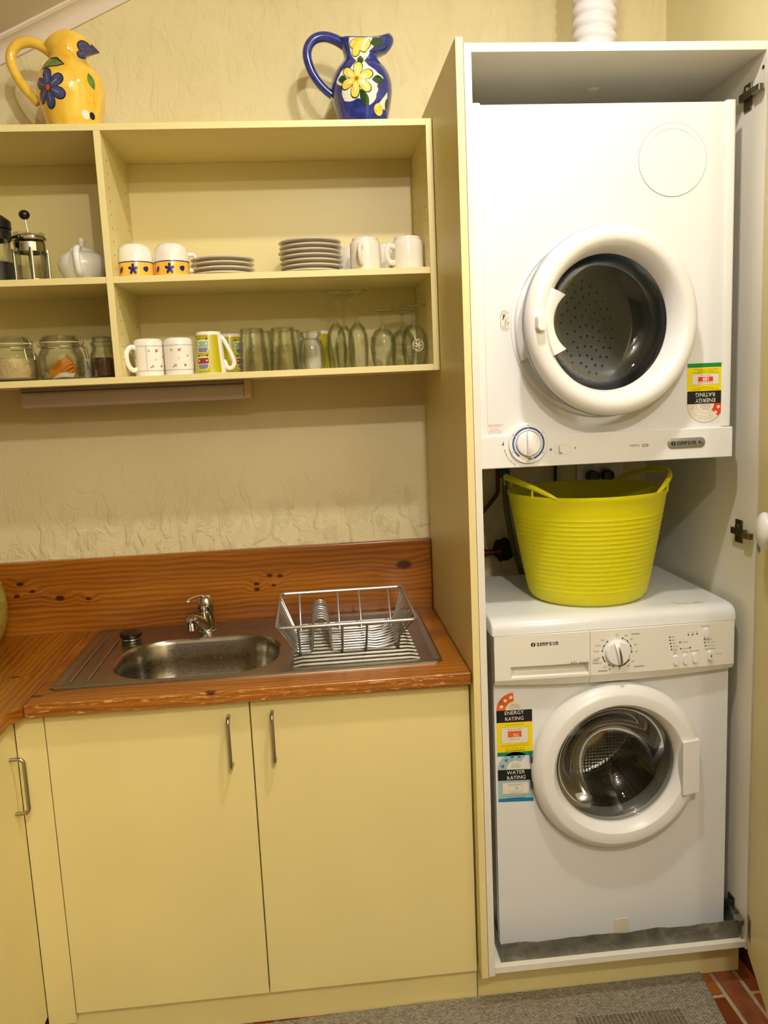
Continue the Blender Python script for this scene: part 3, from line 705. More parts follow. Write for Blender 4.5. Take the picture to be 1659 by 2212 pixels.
kb.lathe([(.0305, .0015), (.0305, -.004), (.0295, -.009), (.027, -.0115), (.0001, -.0125)], 40, (KX, ky, KZ), 'y'); kn_ = kb.build('programme_knob', mPlastic, wm, True, label='round white programme knob')
gr = MB(); a = radians(96)
gp = []
for t in [i/12 for i in range(13)]:
    gp.append(t)
def rot2(u, v, an): return (u*cos(an)-v*sin(an), u*sin(an)+v*cos(an))
an = radians(100); rs = []
for i in range(13):
    t = i/12; u = -.0285+.057*t; hgt = .013*sin(pi*min(1, max(0, t)))**.45; wd = .0065+.001*t
    ring = []
    for (vv, hh_) in ((-wd, .009), (-wd*.8, .009+hgt), (0, .0102+hgt), (wd*.8, .009+hgt), (wd, .009)):
        q = rot2(u, vv, an); ring.append((KX+q[0], ky-hh_, KZ+q[1]))
    rs.append(ring)
gr.rings(rs, True, True, True); gr.build('knob_grip', mPlastic, kn_, True, smooth=50)
ch = MB(); rs = []
for i in range(13):
    t = i/12; u = -.027+.052*t; hgt = .013*sin(pi*min(1, max(0.03, t)))**.45; wd = .0028*(1 if 0 < i < 12 else .4)
    rs.append([(KX+rot2(u, vv-.001, an)[0], ky-.0098-hgt-e, KZ+rot2(u, vv-.001, an)[1]) for vv, e in ((-wd, 0), (-wd*.6, .0015), (wd*.6, .0015), (wd, 0))])
ch.rings(rs, True, True, True); ch.build('knob_pointer', mHandle, kn_, True, smooth=50, label='silver pointer strip')
mk = MB(); tx_ = MB(); DK = [(130, 'Spin'), (152, 'Drain'), (172, 'Rinse'), (196, 'Cold'), (215, '30°'), (237, '30°'), (256, '40°'), (279, '30°'), (301, '40°'), (323, '60°'), (357, '30°'), (21, '40°'), (45, '60°'), (68, '90°'), (90, 'Off')]
RD = .0362
for d, s_ in DK:
    a = radians(d); on(mk, circ(KX+RD*cos(a), KZ+RD*sin(a), .0019 if s_ != 'Off' else .0008, 14), 0)
    text(tx_, s_, .0062, KX+(RD+.0045)*cos(a)+(.0035 if cos(a) > .2 else -.0035 if cos(a) < -.2 else 0), KZ+(RD+.006)*sin(a), align='l' if cos(a) > .2 else 'r' if cos(a) < -.2 else 'c', surf=surf)
def arcb(m, d0, d1, mi, r=RD, w_=.0011, dy=0):
    P = [(KX+(r+w_)*cos(radians(d0+(d1-d0)*k/10)), KZ+(r+w_)*sin(radians(d0+(d1-d0)*k/10))) for k in range(11)]+[(KX+(r-w_)*cos(radians(d1+(d0-d1)*k/10)), KZ+(r-w_)*sin(radians(d1+(d0-d1)*k/10))) for k in range(11)]
    for i in range(10): m.add([(x, surf(x, z)+.0001, z) for x, z in (P[i], P[i+1], P[20-i], P[21-i])], [(0, 1, 2, 3)], mi)
arcb(mk, 130, 172, 1); arcb(mk, -3, 68, 1); arcb(mk, 237, 256, 1); arcb(mk, 196, 215, 0); arcb(mk, 279, 323, 0)
mk.build('dial_marks', [mBlack, mRingL], cpn, True, smooth=0)['kind'] = 'stuff'
text(tx_, 'Cottons', .0062, .3905, .8925, align='l', surf=surf, bold=.02); text(tx_, 'Synthetics', .0062, .398, .8115, align='l', surf=surf, bold=.02)
text(tx_, 'Delicates', .0062, .332, .8065, align='r', surf=surf, bold=.02); text(tx_, 'Hand', .0062, .3095, .834, align='r', surf=surf, bold=.02); text(tx_, 'Wash', .0062, .3095, .827, align='r', surf=surf, bold=.02)
dots = [(.486, .877, '800'), (.487, .869, '600'), (.4885, .861, '500'), (.49, .8535, 'No Spin'), (.491, .846, 'Rinse'), (.512, .862, 'Prewash'), (.514, .846, 'Economy'), (.538, .847, None), (.533, .879, None), (.544, .879, None), (.555, .880, None), (.574, .864, 'Heating'), (.575, .856, 'Door Lock'), (.577, .848, 'End Cycle')]
mk = MB()
for x, z, s_ in dots:
    on(mk, circ(x, z, .0019, 14))
    if s_: text(tx_, s_, .0046, x+.005, z, align='l', surf=surf)
text(tx_, 'Hold', .0046, .496, .8415, align='l', surf=surf)
for x, s_ in ((.533, '3h'), (.544, '6h'), (.555, '9h')): text(tx_, s_, .004, x, .885, surf=surf)
text(tx_, 'SPIN', .0046, .5, .8355, surf=surf); text(tx_, 'OPTION', .0046, .5245, .837, surf=surf); text(tx_, 'FAST WASH', .0046, .549, .838, surf=surf)
text(tx_, 'START/PAUSE', .0046, .589, .8395, surf=surf); text(tx_, 'Delay Start', .0052, .577, .8975, surf=surf); text(tx_, 'EWF 8556', .0038, .611, .825, surf=surf)
mk.build('indicator_dots', mBlack, cpn, True, smooth=0)['kind'] = 'stuff'; tx_.build('panel_lettering', mPrintGrey, cpn, True, smooth=0)['kind'] = 'stuff'
for x, z in ((.5015, .8185), (.5258, .8195), (.5498, .8205), (.589, .8225), (.5785, .8805)):
    b = MB(); P = rrect(x-.006, x+.006, z-.0122, z+.0122, .0058, 6); Y = py(x, z)
    b.rings([[(u, Y+.001, v) for u, v in P], [(u, Y-.003, v) for u, v in P], [(x+(u-x)*.85, Y-.0048, z+(v-z)*.92) for u, v in P]], True, True, True)
    o = b.build('button', mPlastic, cpn, True, smooth=40)
    if x == .589: s_ = MB(); s_.box(x+.0005, x+.0025, Y-.0052, Y-.0046, z-.003, z+.003); s_.build('button_mark', mBlack, o, True)
# door
dr = MB(); yF = WF
dr.lathe([(DR-.006, .001), (DR, -.006), (DR, -.018), (DR-.004, -.026), (DR-.012, -.034), (DR-.020, -.040), (DR-.024, -.0415), (.166, -.0395), (.162, -.036), (.152, -.016), (.1485, -.006), (.1485, .012), (.157, .013), (.157, .001)], 96, (dcx, yF, dcz), 'y', cap0=False, cap1=False)
dr.rings([dr.v[:96], dr.v[-96:]])
wd = dr.build('door_ring', mPlastic, wm, True, smooth=32)
hg = MB(); hp_ = rrect(.5155, .5625, .478, .616, .003, 3)
hg.rings([[(u, yF-.012, v) for u, v in hp_], [(u-.001, yF-.051+.010*((u-.5155)/.047)**2, v) for u, v in hp_]], True, True, True); hg.build('door_handle', mPlastic, wd, True, bev=.002)
gl = MB(); gp_ = [(.148, -.012), (.144, -.010), (.130, .004), (.112, .030), (.085, .062), (.045, .078), (.0001, .082)]
gl.lathe(gp_+[(max(.0001, r-.004), h+.006) for r, h in gp_[::-1]][:-1]+[(.148, -.006)], 64, (dcx, yF, dcz), 'y', cap0=False, cap1=False)
gl.build('door_glass', mDoorGlass, wm, True, smooth=60)
gk = MB(); gk.shell([(.157, .004), (.15, .02), (.142, .03), (.142, .045)], .003, 64, (dcx, yF, dcz), 'y'); gk.build('door_gasket', mGasket, wm, True)
dm_ = MB(); dm_.lathe([(.148, .05), (.152, .055), (.20, .062), (.205, .08), (.205, .33), (.19, .345), (.0001, .35)], 64, (dcx, yF, dcz), 'y', cap0=False, cap1=False)
drum_o = dm_.build('drum', mDrum, wm, True, smooth=50)
hb_ = MB(); hb_.lathe([(.08, .347), (.07, .325), (.04, .312), (.0001, .31)], 40, (dcx, yF, dcz), 'y', cap0=False, cap1=False); hb_.build('drum_hub', mSteel, drum_o, True)
for k in range(3):
    a = radians(250+120*k); c_, s_ = cos(a), sin(a); P = MB(); rs = []
    for i in range(9):
        t = i/8; y = yF+.085+.235*t; hh_ = .045*sin(pi*min(.97, max(.03, t)))**.5; ring = []
        for (wv, rr_) in ((-.03, .203), (-.012, .203-hh_), (0, .198-hh_), (.012, .203-hh_), (.03, .203)):
            ring.append((dcx+rr_*c_-wv*s_, y, dcz+rr_*s_+wv*c_))
        rs.append(ring)
    P.rings(rs, True, True, True); P.build('drum_paddle', mSteel, drum_o, True, smooth=50)
for dz in (-.032, .034): hn = MB(); hn.box(.1465, .1495, yF-.016, yF-.0005, .5535+dz-.008, .5535+dz+.008); hn.build('door_hinge', mBlackP, wm, True)
ft = MB(); ft.prism([(.3585, .1298), (.3985, .1315), (.3985, .090), (.3585, .090)], WF-.0012, WF-.0002); ft.build('filter_tab', pm('worn_cream_tab', (222, 212, 184), .5, var=.05), wm, True, bev=.0005)
# rating labels
def ratingl(par, name, x0, x1, zs, flip=False, kind='energy', y=0, mats=None, numtxt='302'):
    """zs: bottom, strip top, black bottom, black top ; arch above the black band"""
    zb, zst, zk0, zk1 = zs; W_ = x1-x0; cx = (x0+x1)/2; A = MB(); lay = .00006
    cz = (zb+zk1)/2 if flip else None
    def T(x, z):
        return (x0+x1-x, 2*FZC-z) if flip else (x, z)
    FZC = (zb+zk1)/2
    def F(poly, mi, l): A.add([(T(*p)[0], y-lay*l, T(*p)[1]) for p in poly], [tuple(range(len(poly)))], mi)
    def TT(s, size, x, z, mi, l, bold=0, align='c', sx=1):
        q = MB(); text(q, s, size, x, z, 0, align, 0, bold, 0, sx); A.add([(T(a, c)[0], y-lay*l, T(a, c)[1]) for a, b, c in q.v], q.f, mi)
    # mats: 0 paper 1 black 2 white 3 base colour 4 strip 5 arch 6 print ink
    R1 = W_/2; r1 = W_*.245
    return A, F, TT, R1, r1, cx, W_
def sector(cx, cz, R1, r1, a0, a1, n=20):
    return [(cx+R1*cos(radians(a0+(a1-a0)*k/n)), cz+R1*sin(radians(a0+(a1-a0)*k/n))) for k in range(n+1)]+[(cx+r1*cos(radians(a1+(a0-a1)*k/n)), cz+r1*sin(radians(a1+(a0-a1)*k/n))) for k in range(n+1)]
Y0 = WF-.0006
# energy label on the washer
x0, x1 = .067, .155; A, F, TT, R1, r1, cx, W_ = ratingl(wm, 'e', x0, x1, (.5935, .605, .682, .712), y=Y0)
F([(x0, .682), (x1, .680), (x1, .711), (x0, .713)], 1, 2); F([(x0, .606), (x1, .604), (x1, .680), (x0, .682)], 3, 1); F([(x0, .596), (x1, .594), (x1, .604), (x0, .606)], 4, 1)
F(sector(cx, .7125, R1, r1, 180, 92), 5, 1)
F(circ(cx, .7125, r1*1.0, 20, 0, 180)+[(cx-r1, .7125)], 0, 1)
for a in (162, 131, 103): F(star(cx+R1*.745*cos(radians(a)), .7125+R1*.745*sin(radians(a)), .0062), 2, 3)
TT('ENERGY', .0132, cx, .7055, 2, 4, -.003, sx=.98); TT('RATING', .0132, cx, .6905, 2, 4, -.003, sx=.98)
for s_, z in (('The more', .7265), ('stars the more', .722), ('energy efficient', .7175)): TT(s_, .0042, cx+.001, z, 6, 3)
F([(x0+.0105, .629), (x1-.0105, .627), (x1-.0105, .667), (x0+.0105, .669)], 1, 2); F([(x0+.0109, .6294), (x1-.0109, .6274), (x1-.0109, .6666), (x0+.0109, .6686)], 0, 3)
F([(cx-.017, .643), (cx+.017, .6425), (cx+.017, .6585), (cx-.017, .659)], 5, 4); TT('302', .0105, cx+.003, .648, 2, 5, 0); TT('Energy consumption', .0046, cx, .6635, 6, 4); TT('kWh per year', .0046, cx, .6375, 6, 4)
TT('When tested in accordance with AS/NZS 2040.2. Actual energy', .0026, cx, .6235, 6, 4); TT('use and running costs will depend on how you use the appliance', .0026, cx, .620, 6, 4)
TT('7.5 cotton program warm wash', .0036, cx, .675, 6, 4); TT('For more information, refer to', .0038, cx, .6145, 6, 4); TT('www.energyrating.gov.au', .0048, cx, .609, 6, 4, .02)
A.build('energy_label', [mEP, mBlack, mEW, mEY, mEG, mEO, mBlack], wm, True, smooth=0, label='yellow and black energy rating sticker')
A2 = ratingl(wm, 'w', x0, x1, (.4615, .47, .533, .562), y=Y0); A, F, TT = A2[0], A2[1], A2[2]
F([(x0, .533), (x1, .529), (x1, .557), (x0, .561)], 1, 2); F([(x0, .486), (x1, .4825), (x1, .529), (x0, .533)], 5, 1); F([(x0, .4775), (x1, .473), (x1, .4825), (x0, .486)], 4, 1)
F(sector(cx, .5605, R1, r1, 180, 52), 5, 1)
F(circ(cx, .5605, r1, 20, 0, 180)+[(cx-r1, .5605)], 0, 1)
for a in (163, 133, 103, 72): F(star(cx+R1*.745*cos(radians(a)), .5605+R1*.745*sin(radians(a)), .0062), 4, 3)
TT('WATER', .0132, cx+.001, .552, 2, 4, -.003); TT('RATING', .0132, cx+.002, .5385, 2, 4, -.003)
for s_, z in (('The more', .5745), ('stars the more', .570), ('water efficient', .5655)): TT(s_, .0042, cx+.001, z, 6, 3)
F([(x0+.0105, .4975), (x1-.0105, .4945), (x1-.0105, .525), (x0+.0105, .527)], 1, 2); F([(x0+.0109, .4979), (x1-.0109, .4949), (x1-.0109, .5246), (x0+.0109, .5266)], 0, 3)
F([(cx-.0165, .503), (cx+.0165, .5025), (cx+.0165, .517), (cx-.0165, .5175)], 6, 4); F([(cx-.0161, .5034), (cx+.0161, .5029), (cx+.0161, .5166), (cx-.0161, .5171)], 0, 5)
TT('56', .0095, cx+.002, .5105, 4, 6, 0); TT('Water consumption', .0046, cx, .521, 6, 5); TT('Litres per wash', .0042, cx, .4995, 6, 5); TT('When tested in accordance with the standard.', .0028, cx, .4905, 6, 4); TT('www.waterrating.gov.au', .0046, cx, .4855, 6, 4, .02)
A.build('water_label', [mEP, mBlack, mEW, mEY, mEB, mEBl, mBlack], wm, True, smooth=0, label='pale blue and black water rating sticker')
# ------------------------------------------------------------------ clothes dryer (hung upside down)
DX0, DX1, DYF, DZ0, DZ1 = .040, .635, -.566, 1.3025, 2.089
dy = thing('clothes_dryer', 'white clothes dryer mounted upside down at the top of the cupboard', 'clothes dryer', (.34, -.35, 1.3025))
ecx, ecz, ER = .3255, 1.618, .2045
m = MB(); m.plate(DX0, DX1, 1.372, DZ1, ecx, ecz, .175, DYF, DYF+.012, 72)
m.box(DX0, DX0+.002, DYF+.012, -.15, DZ0+.01, DZ1); m.box(DX1-.002, DX1, DYF+.012, -.15, DZ0+.01, DZ1); m.box(DX0, DX1, -.152, -.15, DZ0+.01, DZ1); m.box(DX0, DX1, DYF+.012, -.15, DZ1-.002, DZ1); m.box(DX0, DX1, DYF+.03, -.15, DZ0+.01, DZ0+.012)
m.build('body', mEnamel, dy, True, smooth=50, bev=.003)
for x in (DX0-.002, DX1-.022): cs = MB(); cs.prism(rrect(x, x+.024, DYF-.004, DYF+.02, .006, 4), 1.374, DZ1+.003, 'z'); cs.build('corner_trim', mPlastic, dy, True, bev=.001)
# lower fascia with the raised knob boss
fa = MB()
fp = [(DX0-.003, DZ0), (DX1+.004, DZ0-.001), (DX1+.004, 1.372), (.21, 1.3745)]
KDX, KDZ = .1506, 1.3565
fp += [(KDX+.0475*cos(radians(a)), KDZ+.0475*sin(radians(a))) for a in range(25, 160, 9)]+[(.095, 1.3765), (DX0-.003, 1.3765)]
fa.prism(fp, DYF-.010, DYF+.02); fas = fa.build('fascia', mPlastic, dy, True, bev=.0025, bseg=3)
YD = DYF-.0104
bz = MB(); bz.lathe([(.0455, .002), (.0455, -.003), (.044, -.005), (.028, -.005)], 48, (KDX, YD, KDZ), 'y', cap1=False); bz.add([], []); bz.build('knob_bezel', mPlastic, fas, True, smooth=40)
kk = MB(); kk.lathe([(.0285, -.002), (.0285, -.008), (.027, -.012), (.024, -.0135), (.0001, -.010)], 48, (KDX, YD, KDZ), 'y'); tk = kk.build('timer_knob', mPlastic, fas, True, smooth=40, label='round white timer knob')
g = MB(); rs = []
for i in range(15):
    t = i/14; z = KDZ-.028+.056*t; hg_ = .012+.010*sin(pi*min(.97, max(.03, t)))**.35; wv = .0062
    rs.append([(KDX+u, YD-h_, z) for u, h_ in ((-wv, .009), (-wv*.8, hg_), (wv*.8, hg_), (wv, .009))])
g.rings(rs, True, True, True); g.build('knob_grip', mPlastic, tk, True, smooth=50)
gd = MB(); gd.lathe([(.0022, -.0175), (.0022, -.0168)], 12, (KDX, YD, KDZ-.0225), 'y'); gd.build('knob_dot', mHandle, tk, True)
gr_ = MB(); gr_.lathe([(.0298, -.0051), (.0292, -.0053), (.0288, -.0051)], 48, (KDX, YD, KDZ), 'y', cap0=False, cap1=False); gr_.build('knob_gap', mDark, fas, True)
rg = MB(); YB = YD-.0053
def seg_(m, a0, a1, ri, ro, mi, y, n=24):
    for k in range(n):
        b0, b1 = radians(a0+(a1-a0)*k/n), radians(a0+(a1-a0)*(k+1)/n)
        m.add([(KDX+r*cos(b), y, KDZ+r*sin(b)) for r, b in ((ri, b0), (ro, b0), (ro, b1), (ri, b1))], [(0, 1, 2, 3)], mi)
seg_(rg, -72, 36, .0335, .0375, 0, YB); seg_(rg, 37.5, 90, .0335, .0375, 0, YB); seg_(rg, 91.5, 148, .0335, .0375, 0, YB); seg_(rg, 149.5, 205, .0335, .0375, 0, YB); seg_(rg, 206.5, 232, .0335, .0375, 0, YB)
rg.add([(KDX+u, YB, KDZ+v) for u, v in ((-.001, -.0375), (.009, -.0368), (.009, -.0332), (-.001, -.0338))], [(0, 1, 2, 3)], 1)
for a, s_ in ((90, '90'), (36, '60'), (-33, '30'), (149, '120'), (206, '150')): text(rg, s_, .0045, KDX+.0408*cos(radians(a)), KDZ+.0408*sin(radians(a)), YB, rot=180+(0), mi=2)
text(rg, 'Off', .0052, KDX-.001, KDZ-.0405, YB, rot=180, mi=2); text(rg, 'Auto', .004, KDX+.013, KDZ-.039, YB, rot=200, mi=2)
rg.build('dial_print', [mRing, mPrintGrey, mPrintGrey], fas, True, smooth=0)['kind'] = 'stuff'
s_ = 'Turn knob this way only'
# fascia print: curved words, arrow, product line
pt3 = MB()
for i, c in enumerate(s_):
    if c == ' ': continue
    a = 238-46*(i/(len(s_)-1))
    text(pt3, c, .0048, KDX+.0565*cos(radians(a)), KDZ+.0565*sin(radians(a)), YD-.0001, rot=a-90, mi=1)
pt3.flat([(KDX-.0555, KDZ+.008), (KDX-.0605, KDZ-.001), (KDX-.0562, KDZ-.002)], YD-.0001, 0)
text(pt3, 'EZI', .0095, .4345, 1.3385, YD-.0001, 'l', 180, mi=1, sx=1.2); text(pt3, 'loader', .0095, .4125, 1.3385, YD-.0001, 'l', 180, mi=2, sx=.95)
def sun(m, x, z, r, mi, full=True):
    m.flat(circ(x, z, r, 16), YD-.0001, mi)
    for k in range(10):
        a = 2*pi*k/10; c_, q_ = cos(a), sin(a); m.flat([(x+1.35*r*c_-.0003*q_, z+1.35*r*q_+.0003*c_), (x+1.9*r*c_-.0003*q_, z+1.9*r*q_+.0003*c_), (x+1.9*r*c_+.0003*q_, z+1.9*r*q_-.0003*c_), (x+1.35*r*c_+.0003*q_, z+1.35*r*q_-.0003*c_)], YD-.0001, mi)
sun(pt3, .204, 1.340, .0024, 0); sun(pt3, .2615, 1.341, .0016, 2)
pt3.build('fascia_lettering', [mRing, mBlack, mPrintGrey], fas, True, smooth=0)['kind'] = 'stuff'
slr = MB(); o_, i_ = rrect(.213, .250, 1.3285, 1.3515, .0112, 8), rrect(.2142, .2488, 1.3297, 1.3503, .0104, 8)
slr.rings([[(u, YD+.0005, v) for u, v in o_], [(u, YD-.0008, v) for u, v in o_], [(u, YD-.0008, v) for u, v in i_], [(u, YD+.0005, v) for u, v in i_]], loop=True); slr.build('switch_slot', mPlastic, fas, True)
sb = MB(); sb.box(.2222, .2305, YD-.009, YD+.001, 1.3325, 1.3485); sb.build('switch_lever', mPlastic, fas, True, bev=.0025, bseg=3)
bd = MB(); P = rrect(.481, .5715, 1.3275, 1.3515, .0118, 10); bd.rings([[(u, YD+.001, v) for u, v in P], [(u, YD-.0012, v) for u, v in P], [(.526+(u-.526)*.985, YD-.0018, 1.3395+(v-1.3395)*.93) for u, v in P]], True, True, True)
bdg = bd.build('badge', pm('silver_badge', (158, 156, 150), .35, .5, var=.06), fas, True, smooth=40, label='silver oval brand badge')
m = MB(); wordmark(m, .489, 1.3395, .0085, y=YD-.0021, w=.83); text(m, '4', .0105, .5545, 1.340, YD-.0021, 'l', bold=.02); text(m, 'kg', .0055, .5612, 1.3375, YD-.0021, 'l'); m.build('brand_lettering', mBlack, bdg, True, smooth=0)
# stickers, knock-out disc
m = MB(); m.flat([(.055, 1.379), (.097, 1.380), (.097, 1.407), (.055, 1.406)], DYF-.0003, 0)
for s_, z in (('TURNING KNOB AGAINST', 1.3835), ('ARROW DIRECTION CAN', 1.3875), ('DAMAGE TIMER', 1.3915), ('DAMAGE SO CAUSED IS', 1.3985), ('NOT COVERED BY WARRANTY', 1.402)): text(m, s_, .0032, .0765, z, DYF-.0005, rot=180, mi=1, sx=.9)
m.build('warning_sticker', [mEnamel, mRed], dy, True, smooth=0)
m = MB(); m.flat([(.095, 1.61), (.116, 1.61), (.116, 1.656), (.095, 1.656)], DYF-.0003, 0)
text(m, 'PRESS BUTTON', .0031, .1055, 1.6165, DYF-.0005, mi=1, sx=.85); text(m, 'TO START', .0031, .1055, 1.6125, DYF-.0005, mi=1, sx=.85); text(m, 'PRESS BUTTON', .0031, .1055, 1.6495, DYF-.0005, rot=180, mi=1, sx=.85); text(m, 'TO START', .0031, .1055, 1.6535, DYF-.0005, rot=180, mi=1, sx=.85)
P = rrect(.0955, .107, 1.6195, 1.647, .003, 4); Q = rrect(.0962, .1063, 1.6202, 1.6463, .0025, 4)
m.rings([[(u, DYF-.0005, v) for u, v in P], [(u, DYF-.0005, v) for u, v in Q]], mi=1); m.flat([(.1018, 1.6455), (.1062, 1.6455), (.1005, 1.632), (.1005, 1.636)], DYF-.0005, 1)
m.rings([[(u, DYF-.0005, v) for u, v in circ(.111, 1.627, .0036, 14)], [(u, DYF-.0005, v) for u, v in circ(.1105, 1.627, .0028, 14)]], mi=1)
m.tube([(.1145, DYF-.0005, 1.641), (.108, DYF-.0005, 1.632), (.105, DYF-.0005, 1.627)], .0003, 4, mi=1)
m.build('instruction_sticker', [mEP, mBlack], dy, True, smooth=0)
ko = MB(); ko.lathe([(.0778, .0002), (.0778, -.0006), (.0772, -.0012), (.066, -.0011), (.0655, -.0004), (.0001, -.0004)], 64, (.4925, DYF, 1.968), 'y'); ko.build('knockout_disc', mEnamel, dy, True, smooth=30)
kg = MB(); kg.lathe([(.0786, -.0001), (.0784, -.0003), (.0779, -.0001)], 64, (.4925, DYF, 1.968), 'y', cap0=False, cap1=False); kg.build('knockout_groove', mPrintGrey, dy, True)
# energy label upside down
x0, x1 = .532, .619; Ye = DYF-.0006
A = MB(); FC = 1.475
def F(poly, mi, l): A.add([(x0+x1-p[0], Ye-.00006*l, 2*FC-p[1]) for p in poly], [tuple(range(len(poly)))], mi)
def TT(s, size, x, z, mi, l, bold=0, align='c', sx=1):
    q = MB(); text(q, s, size, x, z, 0, align, 0, bold, 0, sx); A.add([(x0+x1-a, Ye-.00006*l, 2*FC-c) for a, b, c in q.v], q.f, mi)
cx = (x0+x1)/2; zK0, zK1 = 2*FC-1.457, 2*FC-1.4275; zg0, zg1 = 2*FC-1.5205, 2*FC-1.511
F([(x0, zK0), (x1, zK0), (x1, zK1), (x0, zK1)], 1, 2); F([(x0, zg1), (x1, zg1), (x1, zK0), (x0, zK0)], 3, 1); F([(x0, zg0), (x1, zg0), (x1, zg1), (x0, zg1)], 4, 1)
R1 = .0435; r1 = .0215
F(circ(cx, zK1, R1, 40, 0, 180)+[(cx-R1, zK1)], 0, 1)
F(sector(cx, zK1, R1, r1, 180, 137), 5, 2)
for rr_ in (R1-.0004, r1):
    q = sector(cx, zK1, rr_+.0002, rr_-.0002, 180, 0, 30)
    for k in range(30): F([q[k], q[k+1], q[60-k], q[61-k]], 6, 3)
for a in (165, 141): F(star(cx+.033*cos(radians(a)), zK1+.033*sin(radians(a)), .0056), 2, 4)
for a in (112, 90, 68, 45, 16):
    s1 = star(cx+.033*cos(radians(a)), zK1+.033*sin(radians(a)), .006); s2 = star(cx+.033*cos(radians(a)), zK1+.033*sin(radians(a)), .0054)
    for k in range(10): F([s1[k], s1[(k+1) % 10], s2[(k+1) % 10], s2[k]], 7, 4)
TT('ENERGY', .0132, cx, zK1-.0075, 2, 4, -.003); TT('RATING', .0132, cx, zK0+.0085, 2, 4, -.003)
for s_, z in (('The more', .0125), ('stars the more', .008), ('energy efficient', .0035)): TT(s_, .0043, cx, zK1+z, 8, 4)
b0, b1 = zK0-.0145-.025, zK0-.0145
F([(x0+.0105, b0), (x1-.0105, b0), (x1-.0105, b1), (x0+.0105, b1)], 8, 2); F([(x0+.0109, b0+.0004), (x1-.0109, b0+.0004), (x1-.0109, b1-.0004), (x0+.0109, b1-.0004)], 0, 3)
F([(cx-.018, b0+.0072), (cx+.018, b0+.0072), (cx+.018, b0+.0178), (cx-.018, b0+.0178)], 5, 4); TT('189', .0108, cx, b0+.0122, 2, 5, .02)
TT('Energy consumption', .0044, cx, b1-.0035, 8, 4); TT('kWh per year', .0042, cx, b0+.004, 8, 4)
for s_, z in (('When tested in accordance with AS/NZS 2442.2', .003), ('Based on one use per week', .0065), ('timer models', .0095)): TT(s_, .0032, cx, zK0-z, 8, 4)
for s_, z in (('Actual energy use and running costs will depend', .0025), ('on how you use the appliance', .0055), ('Compare models at www.energyrating.gov.au', .0095)): TT(s_, .0032, cx, b0-z, 8, 4)
A.build('energy_label', [mEP, mBlack, mEW, mEY, mEGr, mER, mOr, mPrintGrey, mBlack], dy, True, smooth=0, label='upside-down yellow and black energy rating sticker')
# dryer drum seen through the glass
dp = MB(); dp.lathe([(.20, .0525), (.25, .06), (.25, .34), (.248, .345), (.0001, .345)], 64, (ecx, DYF, ecz), 'y', cap0=False, cap1=False); ddr = dp.build('drum', mDrumD, dy, True, smooth=50)
ph = MB()
for ri, nn in ((.035, 6), (.055, 12), (.072, 16), (.089, 20), (.106, 26), (.123, 30), (.14, 34), (.157, 38)):
    for k in range(nn):
        a = 2*pi*k/nn+(ri*31); ph.lathe([(.0036, -.0006), (.0001, -.0008)], 8, (ecx+ri*cos(a), DYF+.3445, ecz+ri*sin(a)), 'y')
pho = ph.build('perforations', mHole, ddr, True); pho['kind'] = 'stuff'
pr = MB(); pr.lathe([(.176, .0), (.181, -.002), (.183, -.006), (.179, -.012), (.172, -.012), (.172, .012)], 72, (ecx, DYF, ecz), 'y', cap0=False, cap1=False); pr.build('port_ring', mPlastic, dy, True)
pt_ = MB(); pt_.shell([(.175, .0125), (.171, .02), (.169, .05), (.20, .0515)], .002, 64, (ecx, DYF, ecz), 'y'); pt_.build('port_tunnel', mGrey, dy, True)
se_ = MB(); se_.lathe([(.2075, .0), (.2068, -.002), (.205, -.003), (.1985, -.003), (.197, 0)], 96, (ecx, DYF, ecz), 'y', cap0=False, cap1=False); se_.build('door_seat', mEnamel, dy, True)
lt = MB(); rs = []
for i in range(11):
    a = radians(158+44*i/10); rs.append([(ecx+r*cos(a), DYF+h_, ecz+r*sin(a)) for r, h_ in ((.182, .0), (.182, -.018), (.198, -.016), (.201, .0))])
lt.rings(rs, True, True, True); lt.build('latch_strip', mPlastic, dy, True, smooth=40)
# door, a few degrees ajar on its right-hand hinge
hx, hy = ecx+ER, DYF-.012; th = radians(7.8)
def dj(x, y, z):
    u, v = x-hx, y-hy; return (hx+u*cos(th)-v*sin(th)*1, hy+u*sin(th)+v*cos(th), z)
D = MB(); Dp = [(.180, .004), (.188, -.001), (.197, -.004), (ER-.001, -.014), (ER, -.020), (ER-.001, -.029), (ER-.004, -.037), (ER-.011, -.044), (ER-.022, -.047), (.172, -.0455), (.166, -.042), (.159, -.033), (.153, -.018), (.149, -.004), (.1485, .003), (.154, .006), (.176, .006)]
D.lathe(Dp+[Dp[0]], 96, (ecx, hy, ecz), 'y', cap0=False, cap1=False); D.xf(dj); rgo = D.build('door_ring', mPlastic, dy, True, smooth=32)
E_ = MB(); E_.lathe([(ER-.001, -.004), (ER+.0012, -.007), (ER+.0012, -.017), (ER-.0005, -.0185), (ER-.004, -.012)], 96, (ecx, hy, ecz), 'y', cap0=False, cap1=False); E_.xf(dj); E_.build('door_seal', mGrey, rgo, True, label='blue-grey rim seal')
G = MB(); G.shell([(.1485, .004), (.142, .03), (.130, .055), (.075, .063), (.0001, .066)], -.003, 64, (ecx, hy, ecz), 'y'); G.xf(dj); G.build('door_glass', mDryGlass, rgo, True, smooth=60)
B_ = MB(); P = rrect(.1335, .153, 1.600, 1.6345, .0085, 8); yb = hy-.0495
B_.rings([[(u, yb+.004, v) for u, v in P], [(u, yb-.008, v) for u, v in P], [(.143+(u-.143)*.85, yb-.011, 1.617+(v-1.617)*.92) for u, v in P]], True, True, True); B_.xf(dj); B_.build('start_button', mPlastic, rgo, True, smooth=40)
Hh = MB(); rs = []
